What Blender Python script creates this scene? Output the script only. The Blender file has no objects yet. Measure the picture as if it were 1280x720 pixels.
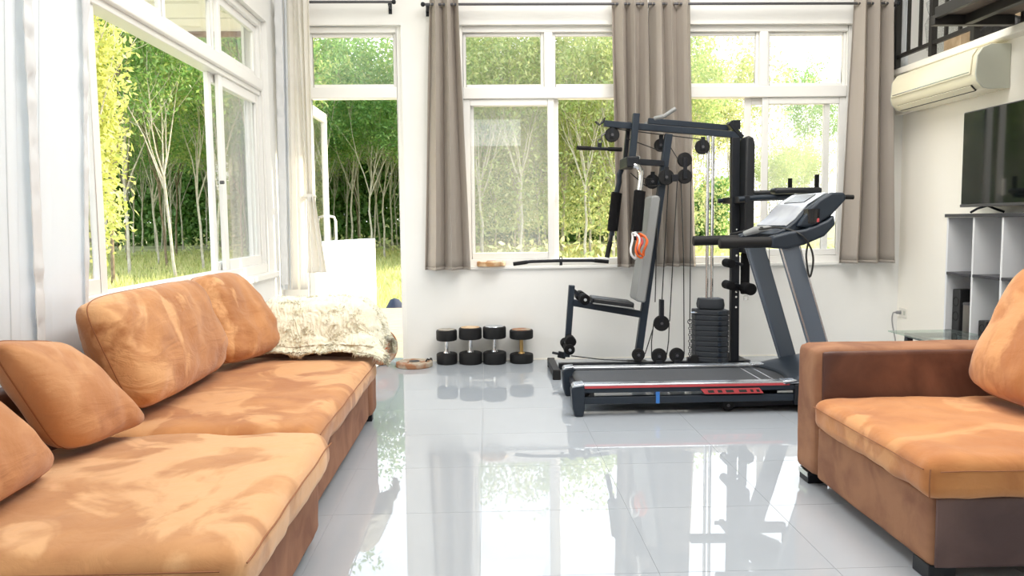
import bpy, bmesh, math, random
import numpy as np
from mathutils import Vector, Matrix, noise

sc = bpy.context.scene
COL = sc.collection
PI = math.pi

# ------------------------------------------------------------------ camera
def set_camera():
    yaw, pitch, roll = 0.0317210, -0.0834929, -0.0108704
    cy, sy = math.cos(yaw), math.sin(yaw)
    f = Vector((sy * math.cos(pitch), cy * math.cos(pitch), math.sin(pitch)))
    r = Vector((cy, -sy, 0)); u = r.cross(f)
    r2 = math.cos(roll) * r + math.sin(roll) * u
    u2 = -math.sin(roll) * r + math.cos(roll) * u
    cam = bpy.data.cameras.new('camera'); o = bpy.data.objects.new('camera', cam); COL.objects.link(o)
    cam.sensor_fit = 'HORIZONTAL'; cam.sensor_width = 36.0; cam.lens = 994.7 / 1280 * 36.0
    cam.clip_start = 0.05; cam.clip_end = 500
    m = Matrix((r2, u2, -f)).transposed().to_4x4(); m.translation = Vector((0, 0, 1.18047))
    o.matrix_world = m; sc.camera = o
set_camera()

# ------------------------------------------------------------------ sky, sun, added fill lights, exposure
def set_light():
    w = bpy.data.worlds.new('sky'); sc.world = w; w.use_nodes = True
    nt = w.node_tree; nt.nodes.clear()
    out = nt.nodes.new('ShaderNodeOutputWorld'); bg = nt.nodes.new('ShaderNodeBackground')
    tc = nt.nodes.new('ShaderNodeTexCoord'); sep = nt.nodes.new('ShaderNodeSeparateXYZ')
    rmp = nt.nodes.new('ShaderNodeValToRGB')
    rmp.color_ramp.elements[0].position = 0.0; rmp.color_ramp.elements[0].color = (1.0, 0.98, 0.95, 1)
    rmp.color_ramp.elements[1].position = 0.8; rmp.color_ramp.elements[1].color = (0.62, 0.80, 1.0, 1)
    nt.links.new(tc.outputs['Generated'], sep.inputs[0]); nt.links.new(sep.outputs['Z'], rmp.inputs[0])
    nt.links.new(rmp.outputs[0], bg.inputs[0]); bg.inputs[1].default_value = 2.9
    nt.links.new(bg.outputs[0], out.inputs[0])
    s = bpy.data.lights.new('sun', 'SUN'); s.energy = 9.0; s.angle = math.radians(1.2); s.color = (1.0, 0.86, 0.64)
    so = bpy.data.objects.new('sun', s); COL.objects.link(so)
    so.rotation_euler = Vector((0.85, 0.40, 0.40)).to_track_quat('Z', 'Y').to_euler()
    for i, (x, y, e) in enumerate(((-0.1, 2.3, 52), (2.0, 2.3, 74), (-0.1, 4.5, 36), (1.8, 4.5, 84))):  # unseen area lights added overhead to brighten the interior, no fixtures
        a = bpy.data.lights.new('overhead_fill', 'AREA'); a.shape = 'SQUARE'; a.size = 1.8; a.energy = e
        a.color = (1.0, 0.965, 0.915)
        ao = bpy.data.objects.new('overhead_fill', a); COL.objects.link(ao); ao.location = (x, y, 4.2)
    sc.cycles.diffuse_bounces = 7; sc.cycles.transparent_max_bounces = 16
    sc.view_settings.view_transform = 'Standard'; sc.view_settings.look = 'None'
    sc.view_settings.exposure = 0.13; sc.view_settings.gamma = 1.0; sc.view_settings.use_curve_mapping = False
set_light()

# ------------------------------------------------------------------ materials
def mat(name, color, rough=0.5, metal=0.0, spec=0.5, coat=0.0, c2=None, scale=5.0, detail=4.0, lo=0.4, hi=0.6, dist=0.0,
        bump=0.0, bscale=80.0, sheen=0.0, stretch=None, vary=0.0, ior=1.5):
    m = bpy.data.materials.new(name); m.use_nodes = True
    nt = m.node_tree; b = nt.nodes['Principled BSDF']
    b.inputs['Base Color'].default_value = (*color, 1); b.inputs['Roughness'].default_value = rough
    b.inputs['Metallic'].default_value = metal; b.inputs['Specular IOR Level'].default_value = spec
    b.inputs['Coat Weight'].default_value = coat; b.inputs['IOR'].default_value = ior
    b.inputs['Sheen Weight'].default_value = sheen
    tc = nt.nodes.new('ShaderNodeTexCoord'); src = tc.outputs['Object']
    if stretch:
        mp = nt.nodes.new('ShaderNodeMapping'); mp.inputs['Scale'].default_value = stretch
        nt.links.new(src, mp.inputs[0]); src = mp.outputs[0]
    if c2 is not None:
        n = nt.nodes.new('ShaderNodeTexNoise'); n.inputs['Scale'].default_value = scale
        n.inputs['Detail'].default_value = detail; n.inputs['Distortion'].default_value = dist
        r = nt.nodes.new('ShaderNodeValToRGB')
        r.color_ramp.elements[0].position = lo; r.color_ramp.elements[0].color = (*color, 1)
        r.color_ramp.elements[1].position = hi; r.color_ramp.elements[1].color = (*c2, 1)
        nt.links.new(src, n.inputs['Vector']); nt.links.new(n.outputs['Fac'], r.inputs[0])
        nt.links.new(r.outputs[0], b.inputs['Base Color'])
    if bump:
        n2 = nt.nodes.new('ShaderNodeTexNoise'); n2.inputs['Scale'].default_value = bscale; n2.inputs['Detail'].default_value = 3
        bp = nt.nodes.new('ShaderNodeBump'); bp.inputs['Strength'].default_value = bump; bp.inputs['Distance'].default_value = 0.01
        nt.links.new(src, n2.inputs['Vector']); nt.links.new(n2.outputs['Fac'], bp.inputs['Height'])
        nt.links.new(bp.outputs[0], b.inputs['Normal'])
    return m

def suede(name, cA, cB, cC, seed, wrinkle=.6):
    """brushed suede: three nap tones with crisp patch borders and soft mottling"""
    m = bpy.data.materials.new(name); m.use_nodes = True
    nt = m.node_tree; b = nt.nodes['Principled BSDF']; N = nt.nodes.new; L = nt.links.new
    b.inputs['Roughness'].default_value = 0.85; b.inputs['Specular IOR Level'].default_value = 0.15
    b.inputs['Sheen Weight'].default_value = 0.25; b.inputs['Sheen Roughness'].default_value = 0.5
    tc = N('ShaderNodeTexCoord'); mp = N('ShaderNodeMapping'); mp.inputs['Location'].default_value = (seed, seed * 1.7, seed * .6)
    L(tc.outputs['Object'], mp.inputs[0])
    def nz(scale, det, dist):
        n = N('ShaderNodeTexNoise'); n.inputs['Scale'].default_value = scale; n.inputs['Detail'].default_value = det
        n.inputs['Distortion'].default_value = dist; L(mp.outputs[0], n.inputs['Vector']); return n.outputs['Fac']
    def ramp(src, lo, hi):
        r = N('ShaderNodeMapRange'); r.inputs['From Min'].default_value = lo; r.inputs['From Max'].default_value = hi
        r.clamp = True; L(src, r.inputs['Value']); return r.outputs['Result']
    def mix(f, a, c):
        x = N('ShaderNodeMix'); x.data_type = 'RGBA'; L(f, x.inputs[0])
        for k, v in ((6, a), (7, c)):
            if isinstance(v, tuple): x.inputs[k].default_value = (*v, 1)
            else: L(v, x.inputs[k])
        return x.outputs[2]
    patch = ramp(nz(2.2, 5.0, 1.1), .51, .565)
    soft = ramp(nz(4.5, 6.0, .6), .34, .66)
    dark = ramp(nz(3.2, 5.0, 1.2), .56, .70)
    base = mix(soft, cA, cB)
    col = mix(patch, base, cC)
    mm = N('ShaderNodeMath'); mm.operation = 'MULTIPLY'; L(dark, mm.inputs[0]); mm.inputs[1].default_value = 0.75
    col = mix(mm.outputs[0], col, cA)
    L(col, b.inputs['Base Color'])
    bp = N('ShaderNodeBump'); bp.inputs['Strength'].default_value = .35; bp.inputs['Distance'].default_value = .012
    wv = N('ShaderNodeTexNoise'); wv.inputs['Scale'].default_value = 7; wv.inputs['Detail'].default_value = 4; wv.inputs['Distortion'].default_value = 2.2
    m2 = N('ShaderNodeMapping'); m2.inputs['Scale'].default_value = (1.0, .45, 1.6); L(mp.outputs[0], m2.inputs[0]); L(m2.outputs[0], wv.inputs['Vector'])
    sm = N('ShaderNodeMath'); sm.operation = 'MULTIPLY_ADD'; L(wv.outputs['Fac'], sm.inputs[0]); sm.inputs[1].default_value = wrinkle; L(nz(11, 6, .8), sm.inputs[2])
    L(sm.outputs[0], bp.inputs['Height']); L(bp.outputs[0], b.inputs['Normal'])
    return m

def glass(name, haze, tint=(1, 1, 1), ior=1.45):
    m = bpy.data.materials.new(name); m.use_nodes = True
    nt = m.node_tree; nt.nodes.clear(); N = nt.nodes.new; L = nt.links.new
    out = N('ShaderNodeOutputMaterial'); tr = N('ShaderNodeBsdfTransparent'); tr.inputs[0].default_value = (*tint, 1)
    gl = N('ShaderNodeBsdfGlossy'); gl.inputs['Roughness'].default_value = .01
    # Schlick reflectance, the same from both faces of the pane
    ge = N('ShaderNodeNewGeometry'); dt = N('ShaderNodeVectorMath'); dt.operation = 'DOT_PRODUCT'
    L(ge.outputs['Incoming'], dt.inputs[0]); L(ge.outputs['Normal'], dt.inputs[1])
    def mth(op, x, y):
        k = N('ShaderNodeMath'); k.operation = op
        for i, v in ((0, x), (1, y)):
            if v is None: continue
            if isinstance(v, (int, float)): k.inputs[i].default_value = v
            else: L(v, k.inputs[i])
        return k.outputs[0]
    fr = mth('ADD', mth('MULTIPLY', mth('POWER', mth('SUBTRACT', 1.0, mth('ABSOLUTE', dt.outputs['Value'], None)), 5.0), .80), .035)
    cur = tr.outputs[0]
    if haze:
        df = N('ShaderNodeBsdfTranslucent'); df.inputs[0].default_value = (.92, .95, .95, 1)
        d2 = N('ShaderNodeBsdfDiffuse'); d2.inputs[0].default_value = (.9, .93, .93, 1)
        a = N('ShaderNodeMixShader'); a.inputs[0].default_value = .45; L(df.outputs[0], a.inputs[1]); L(d2.outputs[0], a.inputs[2])
        tc = N('ShaderNodeTexCoord'); nz = N('ShaderNodeTexNoise'); nz.inputs['Scale'].default_value = 160; nz.inputs['Detail'].default_value = 2
        L(tc.outputs['Object'], nz.inputs['Vector'])
        mr = N('ShaderNodeMapRange'); mr.inputs['From Min'].default_value = .3; mr.inputs['From Max'].default_value = .7
        mr.inputs['To Min'].default_value = haze * .6; mr.inputs['To Max'].default_value = haze * 1.4
        L(nz.outputs['Fac'], mr.inputs['Value'])
        h = N('ShaderNodeMixShader'); L(mr.outputs[0], h.inputs[0]); L(tr.outputs[0], h.inputs[1]); L(a.outputs[0], h.inputs[2])
        cur = h.outputs[0]
    x = N('ShaderNodeMixShader'); L(fr, x.inputs[0]); L(cur, x.inputs[1]); L(gl.outputs[0], x.inputs[2])
    L(x.outputs[0], out.inputs[0]); return m

def leafmat(name, c1, c2, c3):
    m = bpy.data.materials.new(name); m.use_nodes = True
    nt = m.node_tree; nt.nodes.clear(); N = nt.nodes.new; L = nt.links.new
    out = N('ShaderNodeOutputMaterial'); g = N('ShaderNodeNewGeometry'); oi = N('ShaderNodeObjectInfo')
    r = N('ShaderNodeValToRGB'); e = r.color_ramp.elements
    e[0].position = 0; e[0].color = (*c1, 1); e[1].position = 1; e[1].color = (*c3, 1)
    k = e.new(.55); k.color = (*c2, 1)
    ad = N('ShaderNodeMath'); ad.operation = 'MULTIPLY_ADD'; L(oi.outputs['Random'], ad.inputs[0]); ad.inputs[1].default_value = .5
    ad2 = N('ShaderNodeMath'); ad2.operation = 'MULTIPLY'; L(g.outputs['Random Per Island'], ad2.inputs[0]); ad2.inputs[1].default_value = .62
    L(ad2.outputs[0], ad.inputs[2]); L(ad.outputs[0], r.inputs[0])
    d = N('ShaderNodeBsdfDiffuse'); t = N('ShaderNodeBsdfTranslucent'); L(r.outputs[0], d.inputs[0]); L(r.outputs[0], t.inputs[0])
    gl = N('ShaderNodeBsdfGlossy'); gl.inputs['Roughness'].default_value = .45
    x = N('ShaderNodeMixShader'); x.inputs[0].default_value = .52; L(d.outputs[0], x.inputs[1]); L(t.outputs[0], x.inputs[2])
    y = N('ShaderNodeMixShader'); y.inputs[0].default_value = .04; L(x.outputs[0], y.inputs[1]); L(gl.outputs[0], y.inputs[2])
    L(y.outputs[0], out.inputs[0]); return m

def cloth(name, color, trans=.25, c2=None):
    m = mat(name, color, rough=.9, spec=.1, bump=.15, bscale=400, c2=c2, scale=2.5, lo=.3, hi=.7)
    if trans:
        nt = m.node_tree; b = nt.nodes['Principled BSDF']; out = [n for n in nt.nodes if n.type == 'OUTPUT_MATERIAL'][0]
        t = nt.nodes.new('ShaderNodeBsdfTranslucent'); t.inputs[0].default_value = (*color, 1)
        x = nt.nodes.new('ShaderNodeMixShader'); x.inputs[0].default_value = trans
        nt.links.new(b.outputs[0], x.inputs[1]); nt.links.new(t.outputs[0], x.inputs[2]); nt.links.new(x.outputs[0], out.inputs[0])
    return m

M = dict(
    wall=mat('wall_paint', (.86, .86, .84), .7, spec=.2, c2=(.83, .83, .81), scale=1.5, bump=.03, bscale=60),
    cream=mat('cream_paint', (.94, .915, .84), .6, spec=.3),
    frame=mat('white_aluminium', (.88, .88, .86), .35),
    tile=mat('polished_tile', (.41, .45, .50), .010, spec=.5, c2=(.43, .47, .52), scale=1.2, ior=1.85),
    grout=mat('grout', (.30, .33, .36), .6),
    soffit=mat('soffit_paint', (.92, .905, .90), .6), fascia=mat('brown_fascia', (.20, .11, .07), .6, c2=(.27, .16, .10), scale=9),
    black=mat('black_powder_coat', (.012, .014, .019), .42, spec=.3, bump=.04, bscale=300),
    bluegrey=mat('slate_blue_coat', (.019, .028, .042), .40, spec=.35, bump=.03, bscale=300),
    steelgrey=mat('grey_upright_paint', (.125, .155, .20), .36, metal=.3),
    silver=mat('silver_trim', (.62, .66, .72), .25, metal=.9),
    chrome=mat('chrome', (.75, .76, .78), .12, metal=1.0),
    rubber=mat('black_rubber', (.010, .010, .011), .6, spec=.3, bump=.06, bscale=200),
    foam=mat('black_foam', (.006, .006, .007), .9, spec=.2, bump=.25, bscale=120),
    vinyl=mat('black_vinyl', (.016, .018, .022), .4, spec=.4), vgrey=mat('grey_vinyl', (.27, .28, .28), .45),
    stack=mat('charcoal_plate', (.030, .035, .043), .55, spec=.35, bump=.08, bscale=150),
    belt=mat('running_belt', (.045, .049, .056), .6, bump=.1, bscale=500),
    red=mat('red_trim', (.55, .07, .08), .35), orange=mat('orange_band', (.85, .16, .03), .5), white=mat('white_plastic', (.80, .80, .80), .4),
    blue=mat('blue_tape', (.04, .20, .62), .4),
    rust=mat('rusted_iron', (.34, .15, .07), .75, c2=(.46, .40, .32), scale=9, detail=6, lo=.42, hi=.58, bump=.3, bscale=40),
    rustface=mat('orange_rust', (.55, .13, .03), .8, c2=(.62, .50, .38), scale=14, detail=6, lo=.5, hi=.7, bump=.3, bscale=50),
    woodplate=mat('tan_worn_plate', (.45, .24, .10), .6, c2=(.72, .55, .36), scale=11, lo=.4, hi=.6),
    oldchrome=mat('worn_steel', (.50, .46, .40), .35, metal=.85, c2=(.25, .17, .10), scale=30, lo=.5, hi=.75),
    brass=mat('tarnished_handle', (.55, .36, .14), .35, metal=.7),
    grey=cloth('taupe_curtain', (.46, .415, .37), .12), greydark=cloth('taupe_hem', (.42, .38, .34), .08),
    sheer=cloth('white_drape', (.88, .91, .94), .32), lace=cloth('white_lace', (.88, .89, .90), .35),
    linen=cloth('cream_drape', (.93, .915, .875), .40),
    fleece=mat('sheep_fleece', (.84, .81, .66), .95, spec=.1, c2=(.76, .72, .53), scale=22, detail=5, lo=.45, hi=.75, bump=.5, bscale=120, sheen=.3),
    suedeL=suede('suede_orange_seat', (.45, .21, .09), (.57, .295, .132), (.69, .395, .20), 3.1),
    suedeM=suede('suede_orange_seat_far', (.41, .165, .060), (.53, .245, .094), (.64, .335, .150), 7.7),
    suedeC=suede('suede_back_cushion', (.42, .18, .072), (.57, .275, .118), (.70, .39, .19), 12.3, 2.4),
    suedeP=suede('suede_pillow', (.43, .19, .082), (.52, .24, .105), (.58, .295, .14), 18.9, 1.5),
    suedeR=suede('suede_right_seat', (.41, .16, .055), (.53, .235, .085), (.61, .30, .125), 25.4),
    brown=mat('brown_suede_base', (.24, .115, .075), .8, spec=.2, c2=(.36, .185, .115), scale=5, detail=5, dist=.8, lo=.35, hi=.65, bump=.2, bscale=20),
    armtan=mat('tan_suede_arm', (.34, .175, .10), .75, spec=.2, c2=(.23, .11, .067), scale=6, detail=5, dist=.6, lo=.4, hi=.65, bump=.15, bscale=25),
    dark=mat('dark_brown_leather', (.085, .038, .030), .42, spec=.4, c2=(.20, .095, .065), scale=3.2, detail=5, dist=.8, lo=.4, hi=.7, bump=.15, bscale=30),
    darkside=mat('plum_brown_leather', (.075, .043, .042), .5, spec=.4, c2=(.15, .09, .08), scale=3.0, detail=5, dist=.6, lo=.38, hi=.7, bump=.15, bscale=30),
    piping=mat('seam_thread', (.30, .12, .05), .8),
    acbody=mat('aged_white_plastic', (.86, .82, .64), .22, coat=.2), acgrey=mat('ac_side_plastic', (.56, .58, .50), .4), slot=mat('dark_slot', (.03, .03, .03), .6),
    screen=mat('tv_screen', (.006, .008, .008), .06, coat=.3), bezel=mat('tv_bezel', (.10, .10, .11), .35, metal=.4),
    lamin=mat('white_laminate', (.80, .82, .85), .35), darkboard=mat('dark_laminate', (.045, .045, .055), .4),
    speaker=mat('speaker_black', (.02, .02, .022), .5), canister=mat('brown_canister', (.22, .20, .18), .4, metal=.5),
    tglass=glass('table_glass', .06, (.80, .9, .86)), clear=glass('clear_pane', .015), mesh=glass('hazy_pane', .075), mesh2=glass('light_hazy_pane', .035),
    steel=mat('black_steel', (.018, .017, .016), .45), deck=mat('brown_deck_underside', (.20, .16, .125), .7, c2=(.13, .10, .08), scale=6),
    bag=glass('clear_bag', .55), card=mat('cardboard', (.50, .36, .22), .8, c2=(.60, .46, .30), scale=12), dkbag=mat('black_bag', (.02, .02, .022), .4, bump=.4, bscale=14),
    mezz=mat('mezzanine_wall', (.40, .40, .36), .8),
    paving=mat('tan_terrace', (.40, .28, .18), .7, c2=(.48, .36, .25), scale=5, stretch=(1, 6, 1), bump=.1),
    grass=mat('grass_ground', (.27, .26, .13), .95, spec=.05, c2=(.48, .44, .24), scale=.9, detail=7, lo=.35, hi=.62, bump=.3, bscale=6),
    blades=leafmat('grass_blades', (.34, .42, .12), (.58, .60, .22), (.80, .74, .36)),
    leafA=leafmat('leaf_green', (.13, .28, .075), (.29, .49, .14), (.62, .64, .23)),
    leafB=leafmat('leaf_yellow_green', (.27, .40, .13), (.52, .58, .23), (.78, .74, .38)),
    leafY=leafmat('leaf_sunny_yellow', (.30, .38, .08), (.54, .57, .15), (.78, .74, .30)),
    bark=mat('pale_bark', (.42, .37, .29), .9, spec=.1, c2=(.60, .56, .47), scale=6, lo=.35, hi=.65),
    bark2=mat('brown_bark', (.16, .12, .08), .9, spec=.1, c2=(.28, .22, .15), scale=6),
    parapet=mat('white_render', (.90, .88, .83), .8, spec=.1), bluecloth=mat('navy_cover', (.018, .026, .055), .8),
    cord=mat('black_cord', (.015, .015, .015), .5), greycord=mat('grey_cord', (.25, .25, .26), .5), outlet=mat('outlet_white', (.80, .78, .72), .4),
    black_gloss=mat('gloss_black', (.01, .01, .012), .15), disp=mat('console_face', (.55, .58, .64), .12, metal=.3, c2=(.70, .73, .78), scale=6),
)

# ------------------------------------------------------------------ builders
class B:
    def __init__(s): s.bm = bmesh.new()
    def verts_faces(s, V, F):
        vs = [s.bm.verts.new(v) for v in V]
        for f in F:
            try: s.bm.faces.new([vs[i] for i in f])
            except ValueError: pass
        return s
    def box(s, x0, x1, y0, y1, z0, z1):
        V = [(x, y, z) for z in (z0, z1) for y in (y0, y1) for x in (x0, x1)]
        return s.verts_faces(V, [(0, 2, 3, 1), (4, 5, 7, 6), (0, 1, 5, 4), (2, 6, 7, 3), (0, 4, 6, 2), (1, 3, 7, 5)])
    def beam(s, p, q, w, h, up=(0, 1, 0)):
        p, q = Vector(p), Vector(q); d = (q - p).normalized(); a = Vector(up); a = (a - d * a.dot(d)).normalized(); b = d.cross(a)
        V = []
        for c in (p, q):
            for i, j in ((-1, -1), (1, -1), (1, 1), (-1, 1)): V.append(c + a * (w / 2 * i) + b * (h / 2 * j))
        return s.verts_faces(V, [(3, 2, 1, 0), (4, 5, 6, 7), (0, 1, 5, 4), (1, 2, 6, 5), (2, 3, 7, 6), (3, 0, 4, 7)])
    def tube(s, pts, r, n=8, cap=True):
        pts = [Vector(p) for p in pts]; rr = r if isinstance(r, (list, tuple)) else [r] * len(pts)
        d0 = (pts[1] - pts[0]).normalized(); up = Vector((0, 0, 1)) if abs(d0.z) < .9 else Vector((1, 0, 0))
        V = []; a = None
        for i, p in enumerate(pts):
            d = (pts[min(i + 1, len(pts) - 1)] - pts[max(i - 1, 0)]).normalized()
            a = (up - d * up.dot(d)).normalized() if a is None else (a - d * a.dot(d)).normalized()
            b = d.cross(a)
            for k in range(n):
                t = 2 * PI * k / n; V.append(p + (a * math.cos(t) + b * math.sin(t)) * rr[i])
        F = [(i * n + k, i * n + (k + 1) % n, (i + 1) * n + (k + 1) % n, (i + 1) * n + k) for i in range(len(pts) - 1) for k in range(n)]
        if cap: F += [tuple(range(n))[::-1], tuple((len(pts) - 1) * n + k for k in range(n))]
        return s.verts_faces(V, F)
    def cyl(s, p, q, r, n=16): return s.tube([p, q], r, n)
    def lathe(s, c, prof, n=24, axis='z', dirn=None):
        c = Vector(c)
        ax = Vector(dirn).normalized() if dirn else {'x': Vector((1, 0, 0)), 'y': Vector((0, 1, 0)), 'z': Vector((0, 0, 1))}[axis]
        a = ax.orthogonal().normalized(); b = ax.cross(a); V = []
        for r, h in prof:
            for k in range(n):
                t = 2 * PI * k / n; V.append(c + ax * h + (a * math.cos(t) + b * math.sin(t)) * max(r, 1e-4))
        m = len(prof)
        F = [(i * n + k, i * n + (k + 1) % n, (i + 1) * n + (k + 1) % n, (i + 1) * n + k) for i in range(m - 1) for k in range(n)]
        if prof[0][0] > 0 and prof[0] != prof[-1]: F += [tuple(range(n))[::-1], tuple((m - 1) * n + k for k in range(n))]
        return s.verts_faces(V, F)
    def prism(s, poly, y0, y1):
        n = len(poly); V = [(x, y0, z) for x, z in poly] + [(x, y1, z) for x, z in poly]
        return s.verts_faces(V, [tuple(range(n)), tuple(range(2 * n - 1, n - 1, -1))] + [(i, n + i, n + (i + 1) % n, (i + 1) % n) for i in range(n)])
    def torus(s, c, R, r, axis='y', n=24, m=8):
        prof = [(R + r * math.cos(2 * PI * k / m), r * math.sin(2 * PI * k / m)) for k in range(m)]; prof.append(prof[0])
        return s.lathe(c, prof, n, axis)
    def grid(s, f, nu, nv):
        V = [f(i / nu, j / nv) for j in range(nv + 1) for i in range(nu + 1)]; w = nu + 1
        return s.verts_faces(V, [(j * w + i, j * w + i + 1, (j + 1) * w + i + 1, (j + 1) * w + i) for j in range(nv) for i in range(nu)])

def origin(o):
    v = Vector((0, 0, 0))
    while o: v += o.location; o = o.parent
    return v

def put(name, b, m, parent=None, bevel=0, seg=2, solid=0, sub=0, ang=38, flat=False):
    bm = b.bm if isinstance(b, B) else b
    if not flat: bmesh.ops.remove_doubles(bm, verts=bm.verts, dist=1e-6)
    bmesh.ops.recalc_face_normals(bm, faces=bm.faces)
    o0 = origin(parent)
    if o0.length: bmesh.ops.translate(bm, verts=bm.verts, vec=-o0)
    if not flat:
        for f in bm.faces: f.smooth = True
        c = math.radians(ang)
        for e in bm.edges:
            e.smooth = not (len(e.link_faces) == 2 and e.calc_face_angle(0) > c)
    me = bpy.data.meshes.new(name); bm.to_mesh(me); bm.free(); me.materials.append(m)
    o = bpy.data.objects.new(name, me); COL.objects.link(o); o.parent = parent
    if solid: k = o.modifiers.new('solid', 'SOLIDIFY'); k.thickness = solid; k.offset = 0
    if bevel: k = o.modifiers.new('bevel', 'BEVEL'); k.width = bevel; k.segments = seg; k.limit_method = 'ANGLE'; k.angle_limit = .7
    if sub: k = o.modifiers.new('sub', 'SUBSURF'); k.levels = sub; k.render_levels = sub
    return o

def thing(name, label, cat, loc=(0, 0, 0), group=None):
    o = bpy.data.objects.new(name, None); o.empty_display_size = .1; COL.objects.link(o); o.location = loc
    o['label'] = label; o['category'] = cat
    if group: o['group'] = group
    return o
def tag(o, label, cat, group=None):
    o['label'] = label; o['category'] = cat
    if group: o['group'] = group
    return o
def struct(o, label=None):
    o['kind'] = 'structure'
    if label: o['label'] = label
    return o
def sroot(name, loc=(0, 0, 0), label=None):
    o = bpy.data.objects.new(name, None); COL.objects.link(o); o.location = loc; return struct(o, label)
def lk(o, parent):
    COL.objects.link(o); o.parent = parent; return o
def copy_tree(root, loc, label, group=None):
    r = root.copy(); COL.objects.link(r); r.location = loc; r['label'] = label
    if group: r['group'] = group
    for ch in root.children:
        c = lk(ch.copy(), r)
        for g in ch.children: lk(g.copy(), c)
    return r

def soft_box(x0, x1, y0, y1, z0, z1, r, crown=.0, wr=.004, seed=0, cuts=22, freq=6.0):
    bm = bmesh.new(); bmesh.ops.create_cube(bm, size=2)
    bmesh.ops.subdivide_edges(bm, edges=bm.edges, cuts=cuts, use_grid_fill=True)
    c = Vector(((x0 + x1) / 2, (y0 + y1) / 2, (z0 + z1) / 2)); h = Vector(((x1 - x0) / 2, (y1 - y0) / 2, (z1 - z0) / 2))
    for v in bm.verts:
        u = v.co.copy()
        # keep extra rows near the edges
        u = Vector([math.copysign(abs(t) ** .75, t) for t in u])
        p = Vector([u[k] * h[k] for k in range(3)])
        q = Vector([max(-(h[k] - r), min(h[k] - r, p[k])) for k in range(3)])
        d = p - q
        if d.length > 1e-9: p = q + d.normalized() * r
        n = d.normalized() if d.length > 1e-9 else Vector((0, 0, 1))
        if u.z > 0: p.z += crown * (1 - u.x ** 2) * (1 - u.y ** 2) * u.z
        s = noise.noise((p + c) * freq + Vector((seed, 0, 0))) + .5 * noise.noise((p + c) * freq * 2.3 + Vector((0, seed, 0)))
        p += n * wr * s
        v.co = p + c
    b = B(); b.bm.free(); b.bm = bm; return b

def pillow(c00, c10, c11, c01, t, seed=0, n=34, pinch=.05, wr=.010, boxy=.5, k=1.0, round_=.13):
    """stuffed cushion from the four corners of its mid-plane; t = thickness"""
    c00, c10, c11, c01 = map(Vector, (c00, c10, c11, c01))
    nrm = ((c10 - c00).cross(c01 - c00)).normalized()
    ctr = (c00 + c10 + c11 + c01) / 4
    def f(u, v, side):
        a, b_ = 2 * u - 1, 2 * v - 1
        p = c00 * (1 - u) * (1 - v) + c10 * u * (1 - v) + c11 * u * v + c01 * (1 - u) * v
        p = p + (ctr - p) * (pinch * (max(abs(a), abs(b_)) ** 2) * (1 - min(abs(a), abs(b_)) ** 2))
        rc = (abs(a) * abs(b_)) ** 5
        p = p + (ctr - p) * (round_ * rc)
        e = max(0, (1 - abs(a) ** 3.2)) ** boxy * max(0, (1 - abs(b_) ** 3.2)) ** boxy
        h = t / 2 * e * k
        q = p + nrm * (side * h)
        w = noise.noise(q * 5 + Vector((seed, 0, side))) + .6 * noise.noise(Vector((q.x * 12, q.y * 14, q.z * 12)) + Vector((0, seed, 0)))
        # gathers that run in from the seam
        ed = max(abs(a), abs(b_)); g = math.sin(14 * (u if abs(b_) > abs(a) else v) + seed + 3 * w) * max(0, ed - .45) * (1 - ed) * 4
        return q + nrm * (side * wr * (w + .6 * g) * min(1, e * 2.2))
    b = B()
    m = lambda x: .5 - .5 * math.cos(PI * x) if True else x
    for side in (1, -1): b.grid(lambda u, v: f(.5 * u + .5 * m(u), .5 * v + .5 * m(v), side), n, n)
    bmesh.ops.remove_doubles(b.bm, verts=b.bm.verts, dist=1e-5)
    rim = []
    for i in range(n): rim.append((i / n, 0))
    for i in range(n): rim.append((1, i / n))
    for i in range(n): rim.append((1 - i / n, 1))
    for i in range(n): rim.append((0, 1 - i / n))
    return b, [f(.5 * u + .5 * m(u), .5 * v + .5 * m(v), 1) for u, v in rim]

def cushion(name, label, c, t, m, seed, **kw):
    root = thing(name, label, 'cushion', tuple((Vector(c[0]) + Vector(c[1])) / 2))
    b, rim = pillow(*c, t, seed, **kw)
    put('cover', b, m, root, ang=180)
    put('seam', B().tube(rim + rim[:1], .0025, 6, cap=False), M['piping'], root)
    return root

# ================================================================== STRUCTURE
WX0, WX1, WY, CEIL = -1.70, 3.54, 6.72, 4.3
# floor: 60 cm polished tiles on a grout bed
floor = struct(put('floor', B().box(WX0 - .2, WX1 + .2, -2.6, WY + .2, -.15, -.0015), M['grout']), 'polished pale grey tiled floor')
def tiles():
    xs = [WX0] + [-.036 + .6 * k for k in range(-2, 6)] + [WX1]; ys = [-2.6] + [2.565 + .6 * k for k in range(-8, 7)] + [WY]
    cache = {}
    for i in range(len(xs) - 1):
        for j in range(len(ys) - 1):
            w, d = round(xs[i + 1] - xs[i], 3), round(ys[j + 1] - ys[j], 3)
            if w < .02 or d < .02: continue
            if (w, d) not in cache:
                o = put('tile', B().box(.0009, w - .0009, .0009, d - .0009, -.004, 0), M['tile'], None, flat=True); o.parent = floor; cache[(w, d)] = o
            else: o = lk(cache[(w, d)].copy(), floor)
            o.location = (xs[i], ys[j], 0)
tiles()
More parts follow.
